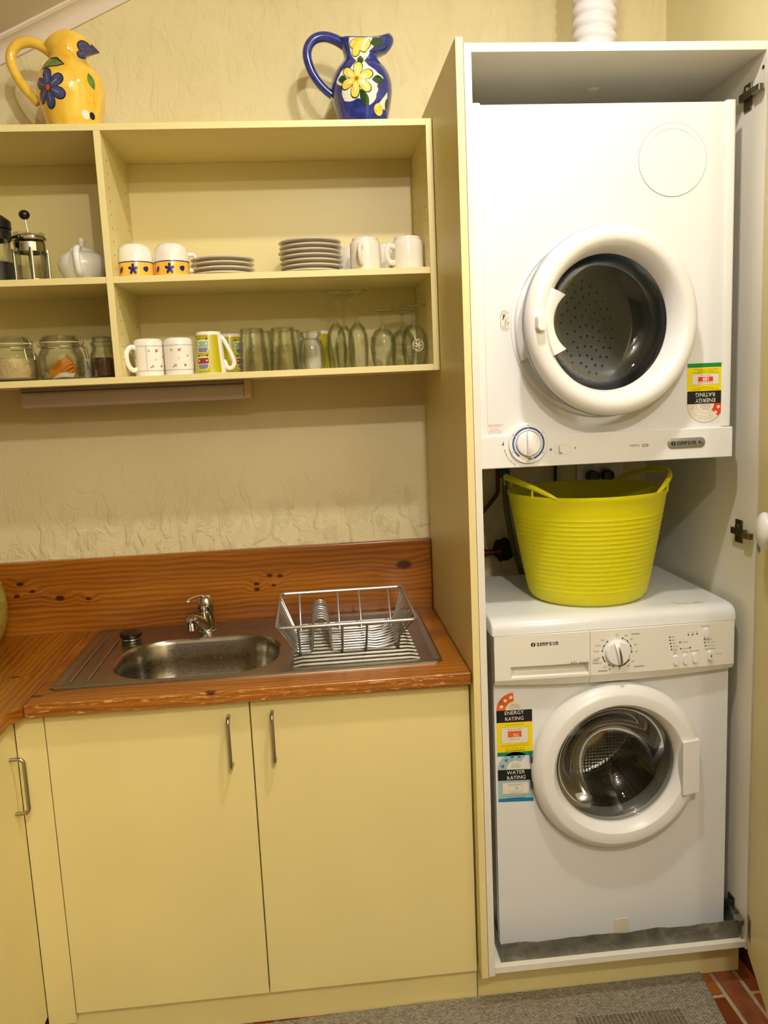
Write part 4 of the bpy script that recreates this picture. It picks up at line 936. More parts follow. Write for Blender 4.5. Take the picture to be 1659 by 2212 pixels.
for i in range(15):
    a = radians(155+50*i/14); e = abs(i-7)/7; ro = .168; ri = .149-.016*e**2
    rs.append([(ecx+r*cos(a), hy+h_, ecz+r*sin(a)) for r, h_ in ((ro, -.042), (ro-.004, -.047), (ri+.004, -.047), (ri, -.044), (ri, -.022), (ro, -.022))])
Hh.rings(rs, True, True, True); Hh.xf(dj); Hh.build('door_handle', mPlastic, rgo, True, smooth=40)
# ------------------------------------------------------------------ flexible tub
tb = thing('laundry_tub', 'bright lime-yellow flexible tub standing on the washing machine', 'tub', (.352, -.388, WT+.0003))
m = MB(); rs = []; H = .277; S = 72
def tw(t): return (.147+(.199-.147)*t**.92, .142+(.186-.142)*t)
lv_ = [0, .003, .008, .016, .03]
zz = .03
while zz < .225: lv_ += [zz+.006, zz+.0085, zz+.0105]; zz += .0113
lv_ += [.24, .262, .268, .272, .277]
for z in lv_:
    t = z/H; rx, ry = tw(t); e = 0
    if z < .02: e = -.012*(1-z/.02)**2
    fr = (z*1000-30) % 11.3
    if .034 < z < .228: e += .0008 if 8 < fr < 9.6 else 0
    if z > .266: e += .0022
    rs.append([((rx+e)*cos(2*pi*k/S), (ry+e)*sin(2*pi*k/S), z) for k in range(S)])
inn = []
for z in (.277, .26, .2, .1, .02, .006):
    rx, ry = tw(z/H); inn.append([((rx-.0045)*cos(2*pi*k/S), (ry-.0045)*sin(2*pi*k/S), z) for k in range(S)])
m.rings(rs+inn, True, True, True); m.build('tub_wall', mBask, tb, smooth=30)
for s_ in (-1, 1):
    h = MB(); P = []
    ang0 = radians(52)
    def lipz(k, n=18): return None
    n = 20
    for i in range(n+1):
        q = -1+2*i/n; a = (0 if s_ > 0 else pi)+q*ang0; rx, ry = tw(1); ht = .041*(1-abs(q)**2.1)+.001
        out_ = .004*(1-q*q)
        P.append(((rx+out_)*cos(a), (ry+out_)*sin(a), H+ht-.004))
    h.tube(P, [.0035+.0045*sin(pi*i/n)**.5 for i in range(n+1)], 10, flat=1.0)
    h.build('handle', mBask, tb, smooth=60)
    for sg in (-1, 1):    # webs where the handle leaves the rim
        q = .62*sg; a = (0 if s_ > 0 else pi)+q*ang0; rx, ry = tw(1)
        g_ = MB(); g_.tube([((rx+.001)*cos(a), (ry+.001)*sin(a), H-.004), ((rx+.004)*cos(a+.02*sg), (ry+.004)*sin(a+.02*sg), H+.041*(1-.62**2.1))], .0028, 8); g_.build('handle_post', mBask, tb)
# ------------------------------------------------------------------ pipes, hose, sockets behind
pp = thing('water_pipe', 'old brown copper pipe bending behind the tub at the left', 'pipe', (.2, -.03, 1.1))
m = MB(); m.tube(spl([(.205, -.03, 1.30), (.205, -.03, 1.2), (.203, -.03, 1.175), (.19, -.03, 1.155), (.14, -.03, 1.10), (.05, -.03, 1.0)], 5), .0062, 10); m.build('pipe_run', mCop, pp, True)
m = MB(); m.tube([(.036, -.036, .996), (.21, -.036, .996)], .0085, 12); m.tube([(.15, -.036, .996), (.162, -.036, .996)], .0125, 12); m.lathe([(.011, 0), (.011, .012)], 12, (.148, -.036, .996), 'x')
tag(m.build('wall_stub_pipe', mCop), 'short horizontal copper stub pipe low on the wall behind the tub', 'pipe')
m = MB(); m.ball((.222, -.016, .998), .034, 16, 10, 1.05); m.xf(lambda x, y, z: (x+.003*sin(z*300+y*90), min(-.0005, (y+.016)*.5-.016+.003*sin(x*200)), z+.002*sin(x*260)))
tag(m.build('sealant_lump', mSeal), 'dark lump of sealant round the stub pipe on the wall', 'sealant')
hs = thing('drain_hose', 'olive drain hose with a blue connector hanging behind the tub', 'hose', (.22, -.05, 1.2))
m = MB(); m.tube(spl([(.221, -.055, 1.225), (.221, -.055, 1.18), (.225, -.055, 1.12), (.238, -.052, 1.04), (.252, -.05, .98), (.275, -.05, .9), (.285, -.05, .84)], 6), .0085, 12); m.build('hose', mHose, hs, True)
m = MB(); m.lathe([(.0145, 0), (.0155, .004), (.0155, .022), (.013, .026)], 16, (.220, -.055, 1.222)); m.build('connector', mTeal, hs, True, label='blue screw connector')
m = MB(); m.lathe([(.0092, 0), (.0092, .02)], 14, (.2215, -.055, 1.199)); m.build('ferrule', mHandle, hs, True)
m = MB(); m.tube([(.390, -.012, 1.30), (.386, -.012, 1.22), (.384, -.012, 1.1)], .005, 8); tag(m.build('cable', mBlackP), 'thin dark cable hanging on the wall behind the tub', 'cable')
so = thing('power_socket', 'white double wall socket half hidden above the tub', 'socket', (.52, -.005, 1.21))
bx('face_plate', .455, .60, -.009, -.0006, 1.165, 1.245, mPlastic, so, .002); bx('switch', .583, .592, -.013, -.009, 1.222, 1.236, mPlastic, so, .001)
for x, l in ((.497, 'left black round plug in the socket above the tub'), (.543, 'right black round plug in the socket above the tub')):
    m = MB(); m.lathe([(.017, -.001), (.0195, -.006), (.0195, -.026), (.016, -.034), (.0001, -.036)], 24, (x, -.009, 1.207), 'y'); tag(m.build('power_plug', mBlackP), l, 'plug', 'plugs in the wall socket')
# ------------------------------------------------------------------ rug
rg_ = thing('rug', 'grey-beige woven mat with ribbed patches on the brick floor', 'rug', (0, -.95, FZ))
m = MB(); m.add([(x, y, z) for z in (FZ-.0002, FZ+.009) for x, y in ((-.98, -.602), (-.55, -.576), (-.39, -.5695), (-.16, -.5635), (.5865, -.5615), (.560, -.80), (.545, -1.45), (-.98, -1.45))], [tuple(range(8)), tuple(range(8, 16))]+[(i, (i+1) % 8, (i+1) % 8+8, i+8) for i in range(8)])
m.build('mat', mRug, rg_, True, bev=.003)
for (xa, xb) in ((.215, .485), (-.62, .04)):
    m = MB()
    n = int((xb-xa)/.0105)
    for i in range(n):
        x = xa+(i+.5)*.0105; m.tube([(x, -.668-.0008*(i % 3)-.03*(x-.215)*(x > .1), FZ+.0085), (x-.002, -1.2, FZ+.0085)], .0042, 6, flat=.7)
    o = m.build('ribbed_patch', pm('rug_rib_yarn', (112, 104, 86), .95, var=.25, vs=120, bump=.8, bs=500), rg_, True)
# ------------------------------------------------------------------ jugs on top of the shelf unit
def jug(name, label, loc, s, ext, hpts, mbody, top, curl=0):
    t = thing(name, label, 'jug', loc)
    spz, midz, hz = top
    prof = [(0, .050), (.004, .053), (.02, .059), (.047, .0668), (.08, .0745), (.105, .0788), (.122, .0795), (.14, .0765), (.155, .0705), (.168, .0615), (.178, .0525), (.188, .0445), (.198, .0425)]
    S = 72
    def ring(z, th, off=0):
        """point on the outside at height z (0..~.25 scaled) and angle th"""
        if z <= .198:
            for i in range(len(prof)-1):
                if prof[i][0] <= z <= prof[i+1][0]: f = (z-prof[i][0])/(prof[i+1][0]-prof[i][0]); f = f; r = prof[i][1]*(1-f)+prof[i+1][1]*f; break
            else: r = prof[-1][1]
            return ((r+off)*cos(th), (r+off)*sin(th), z)
        f = min(1, (z-.198)/.034); c = cos(th); cu = curl*max(0, c)**2
        zt = midz+(spz-midz)*max(0, c)**2+(hz-midz)*max(0, -c)**2
        g = f**(1.2 if c < 0 else 1.2-.85*c*curl); g2 = (1-(1-f)**2); cx = .0+(ext-.06)*.5*g; rx = .0425+(.5*(ext+.048)-.0425)*g; ry = .0425+.004*g
        sq = max(0, c)**3
        return (cx+(rx+off)*c+cu*(.006*(g2-g)-.018*f**5), (ry*(1-.35*sq*g)+off)*sin(th), .198+f*(zt-.198))
    zs = [p[0] for p in prof]+[.198+.034*k/8 for k in range(1, 9)]
    zs = [0, .002, .004, .012, .02, .034, .047, .063, .08, .093, .105, .114, .122, .131, .14, .148, .155, .162, .168, .173, .178, .183, .188, .193]+[.198+.034*k/8 for k in range(0, 9)]
    out = [[ring(z, 2*pi*k/S) for k in range(S)] for z in zs]; inn = [[ring(z, 2*pi*k/S, -.005) for k in range(S)] for z in zs[::-1] if z > .01]
    lipr = [[tuple(Vector(ring(.232, 2*pi*k/S, -.0025))+Vector((0, 0, .0018))) for k in range(S)]]
    m = MB(); m.rings(out+lipr+inn, True, True, True); m.xf(lambda x, y, z: (x*s, y*s, z*s)); m.build('body', mbody, t, smooth=60)
    h = MB(); P = spl(hpts, 6); n = len(P)
    h.tube([(x*s, y*s, z*s) for x, y, z in P], [(.0135-.003*i/n)*s for i in range(n)], 14); h.build('handle', mbody, t, smooth=60)
    def fn(u, z, off):
        # u measured along the surface towards the picture's right, on the side facing the room
        p = ring(z, -pi/2, 0); r = max(.03, sqrt(p[0]**2*0+p[1]**2)); q = ring(z, -pi/2+u/r, off); return (q[0]*s, q[1]*s, q[2]*s)
    return t, fn
HB = [(-.035, 0, .222), (-.056, 0, .236), (-.085, 0, .246), (-.112, 0, .243), (-.131, 0, .226), (-.137, 0, .20), (-.128, 0, .165), (-.112, 0, .138), (-.094, 0, .118), (-.078, 0, .105)]
jb, fb = jug('blue_jug', 'cobalt blue ceramic jug painted with yellow flowers on the shelf unit', (-.158, -.15, ST), 1.0, .104, HB, mBlue, (.252, .227, .24), 1)
class Deco:
    def __init__(s, par, mats): s.par = par; s.mats = mats
    def put(s, name, *calls):
        m = MB()
        for c in calls: c(m)
        m.build(name, s.mats, s.par, smooth=60)
def flower(m, fn, cx, cz, R, n, rot, mi_p, w=.36, outl=True):
    for k in range(n):
        a = rot+2*pi*k/n
        decal(m, petal(cx, cz, a, R*.08, R*1.06, R*w*1.14), fn, .0005, 2, 1); decal(m, petal(cx, cz, a, R*.1, R*.99, R*w*.98), fn, .0008, 2, mi_p)
        decal(m, petal(cx, cz, a, R*.2, R*.72, R*.05), fn, .0011, 1, 5)
D1 = Deco(jb, [mWG, mInk, mPet, mLeaf, mOr, mWG])   # 0 white, 1 ink, 2 petal, 3 leaf, 4 orange, 5 pale
blob = [(-.012+(.058+.009*sin(5*a)+.004*sin(11*a))*cos(a), .112+(.048+.008*sin(5*a+1)+.004*sin(9*a))*sin(a)) for a in [2*pi*k/60 for k in range(60)]]
D1.put('white_ground', lambda m: decal(m, blob, fb, .0003, 7, 0))
D1.put('painted_flower', lambda m: (flower(m, fb, -.018, .118, .043, 6, radians(80), 2, .31), decal(m, circ(-.018, .118, .0045, 10), fb, .0016, 1, 4)))
for x, z, a, L_, w_ in ((-.044, .121, 172, .028, .0095), (.020, .115, 8, .036, .0105), (-.010, .094, -64, .046, .0105), (-.004, .182, -95, .03, .008), (.064, .05, 72, .036, .009)): D1.put('painted_leaf', lambda m: decal(m, leaf(x, z, radians(a), L_, w_), fb, .0007, 3, 3))
top_ = [(-.034, .2305), (-.034, .215), (-.03, .2), (-.024, .18), (-.018, .168), (0, .158), (.012, .175), (.022, .192), (.02, .21), (.018, .2305)]
D1.put('white_ground', lambda m: decal(m, top_, fb, .0003, 5, 0))
def neck(m):
    for a, L_ in ((-128, .032), (-100, .052), (-68, .042)):
        p_ = petal(-.008, .232, radians(a), 0, L_, .012); q_ = petal(-.008, .232, radians(a), 0, L_*1.05, .0138)
        decal(m, [(x, min(z, .230)) for x, z in q_], fb, .0007, 3, 1); decal(m, [(x, min(z, .230)) for x, z in p_], fb, .0011, 3, 2)
D1.put('painted_flower', neck)
D1.put('painted_leaf', lambda m: decal(m, [(x, min(z, .230)) for x, z in leaf(.006, .230, radians(-42), .034, .009)], fb, .0009, 3, 3))
D1.put('white_ground', lambda m: decal(m, [(.03, .055), (.05, .053), (.075, .055), (.072, .075), (.07, .095), (.06, .085), (.052, .077), (.045, .07)], fb, .0003, 5, 0)); D1.put('painted_petal', lambda m: decal(m, circ(.038, .05, .014, 14), fb, .0007, 3, 2))
HY = [(-.036, 0, .205), (-.058, 0, .222), (-.085, 0, .232), (-.112, 0, .228), (-.13, 0, .212), (-.136, 0, .19), (-.128, 0, .16), (-.11, 0, .128), (-.094, 0, .108), (-.08, 0, .092)]
jy, fy = jug('yellow_jug', 'yellow ceramic jug painted with a blue flower on the shelf unit', (-.893, -.15, ST), 1.03, .083, HY, mYel, (.206, .240, .218))
D2 = Deco(jy, [mWG, mInk, mPetB, mLeafL, mOr, mGreyB])
D2.put('painted_flower', lambda m: (flower(m, fy, -.036, .104, .043, 6, radians(92), 2, .34), decal(m, circ(-.036, .104, .0085, 14), fy, .0016, 1, 1), decal(m, circ(-.036, .104, .007, 14), fy, .0019, 1, 4)))
D2.put('painted_leaf', lambda m: (decal(m, [(-.052, .160), (-.045, .170), (-.03, .181), (-.012, .178), (.008, .155), (-.01, .150), (-.03, .151), (-.052, .148)], fy, .0005, 4, 1), decal(m, [(-.050, .157), (-.043, .165), (-.03, .174), (-.014, .172), (.004, .156), (-.01, .152), (-.03, .153), (-.050, .151)], fy, .0009, 4, 3)))
D2.put('painted_leaf', lambda m: decal(m, leaf(.062, .142, radians(-68), .04, .010), fy, .0006, 3, 3))
for a, L_ in ((118, .042), (165, .044), (207, .040)):
    p_ = petal(.070, .207, radians(a), 0, L_, .0135); q_ = petal(.070, .207, radians(a), 0, L_*1.06, .0155)
    D2.put('painted_petal', lambda m: (decal(m, [(x, min(z, .231)) for x, z in q_], fy, .0006, 4, 1), decal(m, [(x, min(z, .230)) for x, z in p_], fy, .0011, 4, 2)))
D2.put('painted_spot', lambda m: decal(m, circ(.045, .048, .010, 12), fy, .0006, 2, 0)); D2.put('painted_spot', lambda m: decal(m, circ(.062, .048, .008, 12), fy, .0009, 2, 1))
# ------------------------------------------------------------------ top row: coffee makers, teapot, cups, plates, mugs
Z1 = SM+.0003
def press(name, label, x, dark):
    t = thing(name, label, 'coffee press', (x, -.19, Z1)); mm = mBlackP if dark else mChrome; r = .0375 if not dark else .04
    h = .125 if not dark else .135
    MB().shell([(.0001, .006), (r-.004, .006), (r, .01), (r, h), (r+.002, h+.003)], .0018, 40).build('beaker', mGlass, t)
    f = MB(); f.lathe([(r+.0005, .0), (r+.0025, .0), (r+.0025, .014 if not dark else .05), (r+.0005, .014 if not dark else .05)], 40, cap0=False, cap1=False); f.lathe([(r+.0006, 0), (r+.0006, .003), (.0001, .003)], 32)
    f.build('base', mm, t)
    if not dark:
        for z in (.085, .1): pass
        c = MB(); c.lathe([(r+.0006, .082), (r+.0024, .082), (r+.0024, .104), (r+.0006, .104)], 40, cap0=False, cap1=False); c.build('collar', mm, t)
        for k in range(4):
            a = radians(-70+90*k); b = MB(); P = []
            for z in (.0, .04, .082, .09): P.append(((r+.0028)*cos(a), (r+.0028)*sin(a), z))
            b.tube(P, .0045, 8, flat=.5); b.build('frame_strut', mm, t)
        k = MB(); k.tube(spl([(.016, .036, .095), (.02, .06, .09), (.02, .062, .05), (.016, .042, .02)], 5), .006, 8); k.build('handle', mBlackP, t)
    else:
        c = MB(); c.lathe([(r+.0006, .105), (r+.004, .105), (r+.004, .128), (r+.0006, .128)], 40, cap0=False, cap1=False); c.build('collar', mm, t)
        k = MB(); k.tube(spl([(-.03, .03, .12), (-.045, .052, .118), (-.046, .055, .06), (-.032, .036, .02)], 5), .006, 8); k.build('handle', mBlackP, t)
    l = MB(); 
    if not dark: l.lathe([(r+.004, .112), (r+.006, .114), (r+.005, .119), (.028, .127), (.012, .131), (.0001, .132)], 40, cap0=False); l.lathe([(r-.001, .108), (r+.0045, .1125), (r+.0045, .1135), (.0001, .1135)], 40)
    else: l.lathe([(r+.002, .129), (r+.006, .132), (r+.006, .15), (.03, .163), (.0001, .168)], 40)
    l.build('lid', mm, t)
    if not dark:
        s_ = MB(); s_.tube([(0, 0, .128), (-.0045, 0, .17)], .0018, 8); s_.build('rod', mHandle, t)
        b = MB(); b.ball((-.005, 0, .1755), .0135, 20, 12, .88); b.build('knob', mBlackP, t)
        q = MB(); q.lathe([(r-.003, .096), (r-.003, .1), (.0001, .1)], 32); q.build('filter_disc', mSteel, t)
    else:
        q = MB(); q.lathe([(.0375, .0065), (.0375, .05), (.0001, .05)], 32); q.build('coffee_dregs', mBlackP, t)
    return t
press('coffee_press', 'chrome framed glass coffee press with tall black plunger knob', -1.0275, False).location.y = -.172
pb = press('coffee_press', 'black plastic coffee press cut by the left edge of the picture', -1.098, True); pb.location.y = -.225
tp_ = thing('teapot', 'round white ceramic teapot beside the shelf divider', 'teapot', (-.9025, -.155, Z1), radians(4))
m = MB(); m.lathe([(.032, 0), (.034, .003), (.05, .018), (.0605, .037), (.0625, .052), (.057, .068), (.044, .079), (.034, .083), (.034, .086), (.0001, .086)], 48); m.build('body', mCup, tp_)
m = MB(); m.lathe([(.0335, .0865), (.031, .0895), (.018, .0955), (.0085, .0985), (.006, .102), (.0085, .107), (.0095, .112), (.0075, .1175), (.0001, .1195)], 32); m.build('lid', mCup, tp_)
m = MB(); m.tube(spl([(0, -.036, .082), (-.001, -.056, .086), (-.002, -.073, .074), (-.001, -.078, .052), (0, -.070, .028), (.001, -.058, .02)], 5), .0085, 12, flat=.8); m.build('handle', mCup, tp_)
m = MB(); m.tube(spl([(0, .05, .03), (0, .075, .045), (0, .088, .07), (0, .098, .084)], 5), [.016]*4+[.013]*4+[.010]*4+[.009]*4, 12); m.build('spout', mCup, tp_)
# two patterned breakfast cups, rims down
def pcup():
    t = thing('breakfast_cup', 'upturned white cup with yellow band, nearest the shelf divider', 'cup', (-.7615, -.195, Z1), 0, 'patterned breakfast cups')
    t.scale = (1, 1, 1.15); P = [(.0435, 0), (.0438, .004), (.0438, .036), (.0432, .054), (.0395, .068), (.031, .0765), (.024, .079)]
    m = MB(); m.shell([(.0435, 0.0)]+P[1:]+[(.0001, .0785)], .003, 48); m.build('body', mCup, t)
    fn = lambda u, z, off: ((.0438+off)*cos(-pi/2+u/.0438), (.0438+off)*sin(-pi/2+u/.0438), z)
    b = MB(); b.lathe([(.0441, .0015), (.0443, .003), (.0443, .036), (.0441, .037)], 64, cap0=False, cap1=False); bd_ = b.build('yellow_band', mBand, t)
    b = MB(); b.lathe([(.04445, .0362), (.04455, .037), (.04445, .0384)], 64, cap0=False, cap1=False)
    for q in (-.15, 1): 
        for k in range(5):
            decal(b, petal(.0 if q < 0 else .095, .021, radians(90+72*k), 0, .0125, .0042, 6), fn, .0008, 2)
    decal(b, leaf(-.040, .014, radians(50), .018, .005), fn, .0008, 2)
    for dx in (.031, .035): decal(b, petal(dx, .016, radians(60 if dx < .033 else 130), 0, .013, .006, 6), fn, .0008, 2)
    b.build('navy_flowers', mNavy, t)['kind'] = 'stuff'
    h = MB(); h.tube(spl([(.040, .012, .056), (.055, .018, .056), (.060, .02, .04), (.054, .018, .024), (.042, .012, .022)], 5), .005, 10); h.build('handle', mCup, t)
    return t
c1 = pcup(); dup(c1, (-.672, -.19, Z1), 0, 'upturned white cup with yellow band, next to the small plate stack')
[c for c in c1.children if c.name.startswith('handle')][0].rotation_euler = (0, 0, radians(75))
# plates
def plate():
    t = thing('side_plate', 'x', 'plate', (-.548, -.14, Z1))
    m = MB(); m.lathe([(.0001, .0078), (.044, .0078), (.0455, 0), (.0495, 0), (.0515, .0076), (.066, .0095), (.078, .0112), (.0828, .0128), (.0835, .0152), (.0815, .0168), (.070, .0140), (.052, .0124), (.0001, .0122)], 64, cap0=False, cap1=False); m.build('disc', mCerG, t, smooth=50); return t
p0 = plate(); names = ['lowest', 'second from the bottom', 'third from the bottom', 'topmost']
p0['label'] = 'side plate at the bottom of the low stack of four'; p0['group'] = 'low stack of side plates'
for i in range(1, 4): dup(p0, (-.548+.001*(i % 2), -.14, Z1+.0128*i), .3*i, ['', 'second side plate from the bottom of the low stack of four', 'third side plate from the bottom of the low stack of four', 'topmost side plate on the low stack of four'][i])
ol = ['bottom', 'second', 'third', 'fourth', 'fifth', 'sixth', 'topmost']
for i in range(7): dup(p0, (-.3135+.0012*((i*3) % 4-1.5)-.0016*(i > 3), -.14, Z1+.0128*i), .5*i, ('%s plate of the tall stack of seven' % ol[i]) if i in (0, 6) else '%s plate from the bottom of the tall stack of seven' % ol[i], 'tall stack of side plates')
# white mugs, rims down
def wmug():
    t = thing('white_mug', 'x', 'mug', (-.172, -.2, Z1), 0, 'white mugs on the upper shelf')
    t.scale = (1, 1, 1.13); m = MB(); m.shell([(.0405, 0), (.0408, .004), (.0405, .05), (.0398, .066), (.0375, .0705), (.0345, .072), (.0342, .0775), (.033, .0785), (.0001, .0785)], .0035, 48); m.build('body', mCer, t)
    h = MB(); h.tube(spl([(-.038, 0, .056), (-.053, 0, .058), (-.060, 0, .048), (-.060, 0, .034), (-.052, 0, .022), (-.038, 0, .021)], 5), .0055, 12, flat=1.25); h.build('handle', mCer, t); return t
w1 = wmug(); w1['label'] = 'white mug with handle towards the room, right of the tall plate stack'; w1.rotation_euler = (0, 0, radians(72))
dup(w1, (-.0605, -.2, Z1), radians(20), 'white mug nearest the right end of the upper shelf')
dup(w1, (-.205, -.052, Z1), radians(10), 'white mug half hidden between plate stack and first mug')
dup(w1, (-.112, -.085, Z1), radians(35), 'white mug behind and between the two front mugs')
# ------------------------------------------------------------------ lower row
Z2 = SB+T+.0003
def clipjar(name, label, x, rz, r, H=.118):
    t = thing(name, label, 'jar', (x, -.185, Z2), rz)
    m = MB(); m.shell([(.0001, .002), (r-.012, .001), (r-.003, .006), (r, .018), (r, H*.50), (r-.004, H*.60), (r*.83, H*.68), (r*.83, H*.78), (r*.85, H*.80)], .0028, 48); m.build('body', mGlass, t)
    m = MB(); m.lathe([(r*.84, H*.803), (r*.86, H*.806), (r*.86, H*.82), (r*.84, H*.822)], 48, cap0=False, cap1=False); m.build('seal_ring', pm('cream_rubber_seal', (226, 214, 180), .5, var=0), t)
    m = MB(); m.shell([(r*.84, H*.823), (r*.86, H*.84), (r*.84, H*.88), (r*.74, H*.90), (r*.72, H*.955), (r*.66, H*.965), (.0001, H*.955)], .003, 48); m.build('lid', mGlass, t)
    w_ = MB(); R = r*.90
    for s_ in (-1, 1): w_.tube([(R*cos(radians(s_*k)), R*sin(radians(s_*k)), H*.72) for k in range(8, 172, 12)], .0011, 6)
    w_.tube([(R-.002, -.012, H*.72), (R+.006, -.012, H*.80), (R+.002, -.01, H*.90), (R-.008, -.008, H*.93), (R-.008, .008, H*.93), (R+.002, .01, H*.90), (R+.006, .012, H*.80), (R-.002, .012, H*.72)], .0013, 6)
    w_.tube([(R+.002, -.013, H*.74), (R+.012, -.013, H*.68), (R+.016, -.012, H*.46), (R+.016, .012, H*.46), (R+.012, .013, H*.68), (R+.002, .013, H*.74)], .0013, 6)
    w_.tube([(-R+.002, -.01, H*.72), (-R-.005, -.008, H*.80), (-R+.008, -.006, H*.93), (-R+.008, .006, H*.93), (-R-.005, .008, H*.80), (-R+.002, .01, H*.72)], .0013, 6)
    w_.build('wire_clip', mChrome, t); return t
clipjar('clip_jar', 'glass clip-top jar of raw sugar at the left edge', -1.098, radians(-35), .066)
clipjar('clip_jar', 'glass clip-top jar of tea sachets between sugar and coffee jars', -.974, radians(0), .057)
sg = MB(); sg.lathe([(.052, .0045), (.0615, .01), (.0622, .02), (.0622, .057), (.05, .06), (.02, .0615), (.0001, .0595)], 40, (-1.098, -.185, Z2)); so_ = sg.build('raw_sugar', pm('raw_sugar_grains', (206, 180, 134), .8, var=.22, vs=500, bump=.9, bs=700)); tag(so_, 'pale raw sugar filling the left clip-top jar', 'sugar'); so_['kind'] = 'stuff'
mS1 = pm('orange_sachet_paper', (214, 128, 16), .4, var=.15, vs=60); mS2 = pm('white_sachet_paper', (226, 218, 204), .5, var=.05)
labs = ['orange tea sachet at the bottom of the fan in the jar', 'second orange tea sachet up in the clip-top jar', 'middle orange tea sachet in the clip-top jar', 'fourth orange tea sachet up in the clip-top jar', 'topmost orange tea sachet leaning in the clip-top jar', 'white folded sachet lying lowest in the clip-top jar']
for i in range(6):
    m = MB(); W_, H_ = .066, .05; n = 6; g0 = []
    for sd in (1, -1): g0.append([[(-W_/2+W_*a/n, -H_/2+H_*b/n, sd*(.0012+.0016*sin(pi*a/n)*sin(pi*b/n))+.0022*sin(a*1.1+i)) for b in range(n+1)] for a in range(n+1)])
    for g1 in g0:
        v = [p for r in g1 for p in r]; m.add(v, [(a*(n+1)+b, (a+1)*(n+1)+b, (a+1)*(n+1)+b+1, a*(n+1)+b+1) for a in range(n) for b in range(n)])
    per = [(a, 0) for a in range(n)]+[(n, b) for b in range(n)]+[(n-a, n) for a in range(n)]+[(0, n-b) for b in range(n)]
    m.rings([[g0[0][a][b] for a, b in per], [g0[1][a][b] for a, b in per]])
    o = m.build('tea_sachet', mS2 if i == 5 else mS1); tag(o, labs[i], 'sachet', 'tea sachets in the jar')
    if i == 5: o.location = (-.962, -.214, Z2+.0125); o.rotation_euler = (radians(25), radians(-5), .0); o.scale = (.8, .5, 1)
    else:
        an_ = radians(-4-8.5*i); o.location = (-.966-.0035*i, -.198+.006*i, Z2+.0165+.0066*i); o.rotation_euler = (radians(26), an_, .06*i)
        o.scale = (.98-.02*i, .8, 1)
cj = thing('coffee_jar', 'glass jar of instant coffee with glass lid beside the divider', 'jar', (-.867, -.185, Z2))
m = MB(); m.shell([(.0001, .002), (.031, .002), (.0335, .005), (.0335, .058), (.031, .066), (.027, .072), (.027, .083), (.0285, .085)], .0024, 40); m.build('body', mGlass, cj)
m = MB(); m.shell([(.0285, .0855), (.0295, .088), (.0295, .094), (.0245, .096), (.0245, .106), (.022, .108), (.0001, .1075)], .0028, 40); m.build('lid', mGlass, cj)
m = MB(); m.lathe([(.027, .0048), (.0302, .008), (.0304, .052), (.02, .054), (.0001, .0535)], 32, (-.867, -.185, Z2)); cf = m.build('coffee_granules', pm('coffee_granules', (98, 58, 26), .7, var=.45, vs=420, bump=1, bs=420)); tag(cf, 'brown instant coffee granules inside the small jar', 'coffee'); cf['kind'] = 'stuff'
# small tags on strings behind the jars
m = MB(); m.box(-.934, -.905, -.1205, -.12, Z2+.056, Z2+.098); 
m = MB(); rs = [[(x, y, z) for x, z in rrect(-.9275, -.901, Z2+.0, Z2+.05, .004, 4)] for y in (-.126, -.12)]; m.rings(rs, True, True, True)
tag(m.build('spice_packet', pm('pale_packet_paper', (186, 184, 170), .5, var=.15, vs=40), bev=.001), 'small pale packet standing behind the tea and coffee jars', 'packet')
